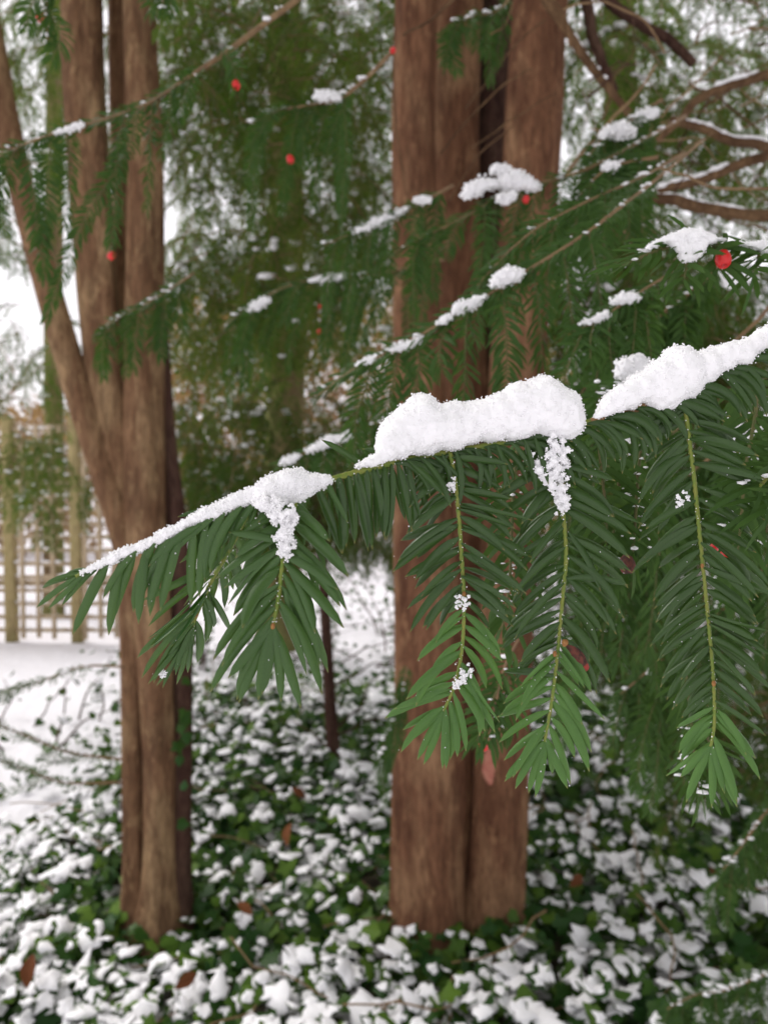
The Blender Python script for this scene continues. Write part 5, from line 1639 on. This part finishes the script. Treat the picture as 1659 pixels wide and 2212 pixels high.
# ---- snow on the sharp branch
snow_pts = []
def hero_snow(label, top, bot, thick, grains, voxel=0.0006, rough=0.00032, step=5, d=None, rmax=None, extra=()):
    dp = d or (lambda x: hd(x) - 0.001)
    return snow_clump(label, top, bot, dp, thick, voxel, 'snow_hero', grains, (0.00013, 0.00034), rough, step, 2, rscale=330, rmax=rmax, extra=extra, rough2=min(0.0008, thick * 0.06))
hero_snow('largest snow mound sitting on the middle of the sharp branch',
    [(770, 1004), (800, 988), (832, 968), (838, 935), (852, 905), (880, 882), (915, 868), (960, 871), (1000, 874), (1035, 868), (1080, 852), (1120, 840), (1150, 829), (1172, 824), (1200, 838), (1222, 860), (1238, 888), (1242, 905)],
    [(770, 1012), (800, 1008), (832, 994), (860, 985), (900, 976), (960, 966), (1020, 956), (1080, 947), (1130, 942), (1160, 938), (1190, 950), (1215, 948), (1235, 925), (1242, 912)], 0.0145, 5200, rmax=0.0085)
def crumbs(label, pts, d, n, grains, r=(0.0005, 0.0014)):
    """loose crumbly snow: pts = (x, y, half width px)"""
    q = spline(pts, 60)
    bl = []
    for i in range(n):
        a = q[int(rng.uniform(0, 1) ** 1.15 * 59)]
        x, y = a[0] + rng.normal(0, 0.5) * a[2], a[1] + rng.normal(0, 8)
        rr = rng.uniform(*r) * (0.5 + 0.5 * min(a[2] / 25, 1.3))
        bl.append((W(x, y, d + rng.normal(0, 0.0012)), rr))
    org = np.mean([b2[0] for b2 in bl], axis=0)
    me, V, N = snow_mesh(bl, 0.00045, M['snow_hero'], org, grains, (0.00015, 0.00038), 0.0003, 1, 400)
    return tag(obj('snow_clump', me, loc=org), label, 'snow clump')
crumbs('snow streak on the twig of the third sharp spray', [(1200, 948, 20), (1198, 975, 26), (1192, 1010, 34), (1205, 1045, 20), (1212, 1085, 18), (1216, 1105, 8)], 0.2815, 150, 2600)
hero_snow('long snow ridge on the thick right end of the sharp branch',
    [(1284, 900), (1300, 880), (1320, 855), (1345, 835), (1380, 812), (1410, 795), (1440, 770), (1460, 758), (1500, 762), (1540, 752), (1575, 745), (1600, 738), (1630, 728), (1660, 706), (1700, 680), (1730, 670)],
    [(1284, 905), (1310, 900), (1345, 888), (1375, 872), (1400, 868), (1430, 885), (1450, 868), (1480, 855), (1500, 838), (1530, 815), (1560, 800), (1600, 782), (1630, 764), (1660, 742), (1700, 716), (1730, 690)], 0.0135, 4400, rmax=0.008)
hero_snow('snow heap where the first spray leaves the sharp branch',
    [(555, 1062), (570, 1046), (590, 1030), (615, 1020), (640, 1018), (660, 1024), (690, 1028), (712, 1030)],
    [(555, 1090), (575, 1092), (600, 1085), (640, 1080), (660, 1070), (690, 1056), (712, 1044)], 0.012, 3200)
crumbs('crumbly snow on the twig of the first sharp spray', [(590, 1085, 36), (600, 1105, 34), (625, 1125, 22), (612, 1150, 20), (618, 1180, 16), (616, 1205, 6)], 0.2445, 120, 2200, (0.0005, 0.0012))
hero_snow('narrow snow ridge running out to the tip of the sharp branch',
    [(176, 1234), (200, 1222), (240, 1202), (280, 1180), (320, 1168), (360, 1144), (400, 1126), (440, 1102), (480, 1086), (520, 1064), (556, 1050)],
    [(176, 1240), (200, 1232), (240, 1218), (280, 1202), (320, 1184), (360, 1168), (400, 1146), (440, 1128), (480, 1110), (520, 1094), (556, 1084)], 0.006, 3600, rmax=0.0020)
hero_snow('snow on the nearly sharp spray beside the bright berry',
    [(1396, 535), (1420, 518), (1445, 508), (1465, 500), (1485, 494), (1510, 500), (1535, 508), (1545, 514)], [(1396, 540), (1420, 532), (1445, 522), (1465, 540), (1482, 565), (1500, 556), (1520, 530), (1545, 520)], 0.012, 4200, d=0.383, rmax=0.003)
hero_snow('snow along the stem right of the bright berry',
    [(1596, 522), (1620, 524), (1640, 520), (1670, 524), (1700, 520)], [(1596, 530), (1620, 534), (1640, 542), (1670, 548), (1700, 540)], 0.007, 1800, d=0.397, rmax=0.002)
crumbs('small snow tuft on the second sharp spray near its bright tip', [(985, 1474, 8), (1000, 1464, 12), (1018, 1450, 8)], 0.282, 26, 420, (0.0004, 0.0009))
crumbs('tiny snow tuft at the top of the second sharp spray', [(972, 1044, 6), (978, 1048, 6), (982, 1050, 4)], 0.275, 12, 200, (0.0004, 0.0007))
hero_snow('snow bead hanging from the edge on spray at left', [(348, 1452), (353, 1448), (358, 1452)], [(348, 1458), (353, 1462), (358, 1458)], 0.0016, 160, d=0.281, rmax=0.0009)
crumbs('snow flecks at the joint of the second sharp spray', [(985, 1296, 10), (1000, 1298, 12), (1014, 1300, 8)], 0.277, 20, 240, (0.0003, 0.0006))
crumbs('snow crumbs beside the rightmost sharp spray twig', [(1464, 1084, 8), (1478, 1078, 9), (1492, 1074, 8)], 0.285, 18, 260, (0.0003, 0.0006))

# loose grains on the needles and twigs
s, PC, WD, NN = needle_curve(allns, 8)
m = 420
i = rng.integers(0, len(PC), m)
k = rng.integers(0, 9, m)
sg = np.sign((NN[i, k] * nrm(C0 - PC[i, k])).sum(1, keepdims=True))
loc = PC[i, k] + WD[i, k] * (allns['Wd'][i] * rng.uniform(-0.3, 0.3, m))[:, None] + NN[i, k] * sg * 0.00025
q = []
for pts, *_ in SPRAYS:
    a = dist_path(pts, 60)
    w = a[rng.integers(0, 60, 60)] + nrm(C0 - a.mean(0)) * 0.0009 + rng.normal(0, 0.0009, (60, 3))
    q.append(w)
loc = np.vstack([loc] + q)
rad = rng.uniform(0.00008, 0.00024, len(loc)) * rng.choice([1, 1, 1, 1.7], len(loc))
V, F = scatter(OCT[0], OCT[1], rand_rot(len(loc)) * (rad[:, None] * rng.uniform(0.7, 1.3, (len(loc), 3)))[:, None, :], loc)
tag(obj('snow', Geo().add(V, F).mesh('snow', M['snow_far'])), 'loose snow grains speckling the sharp needles and twigs', kind='stuff')
tag(obj('snow', far_snow.mesh('snow', M['snow_far'])), 'snow caught on the foliage and shrubs farther back', kind='stuff')
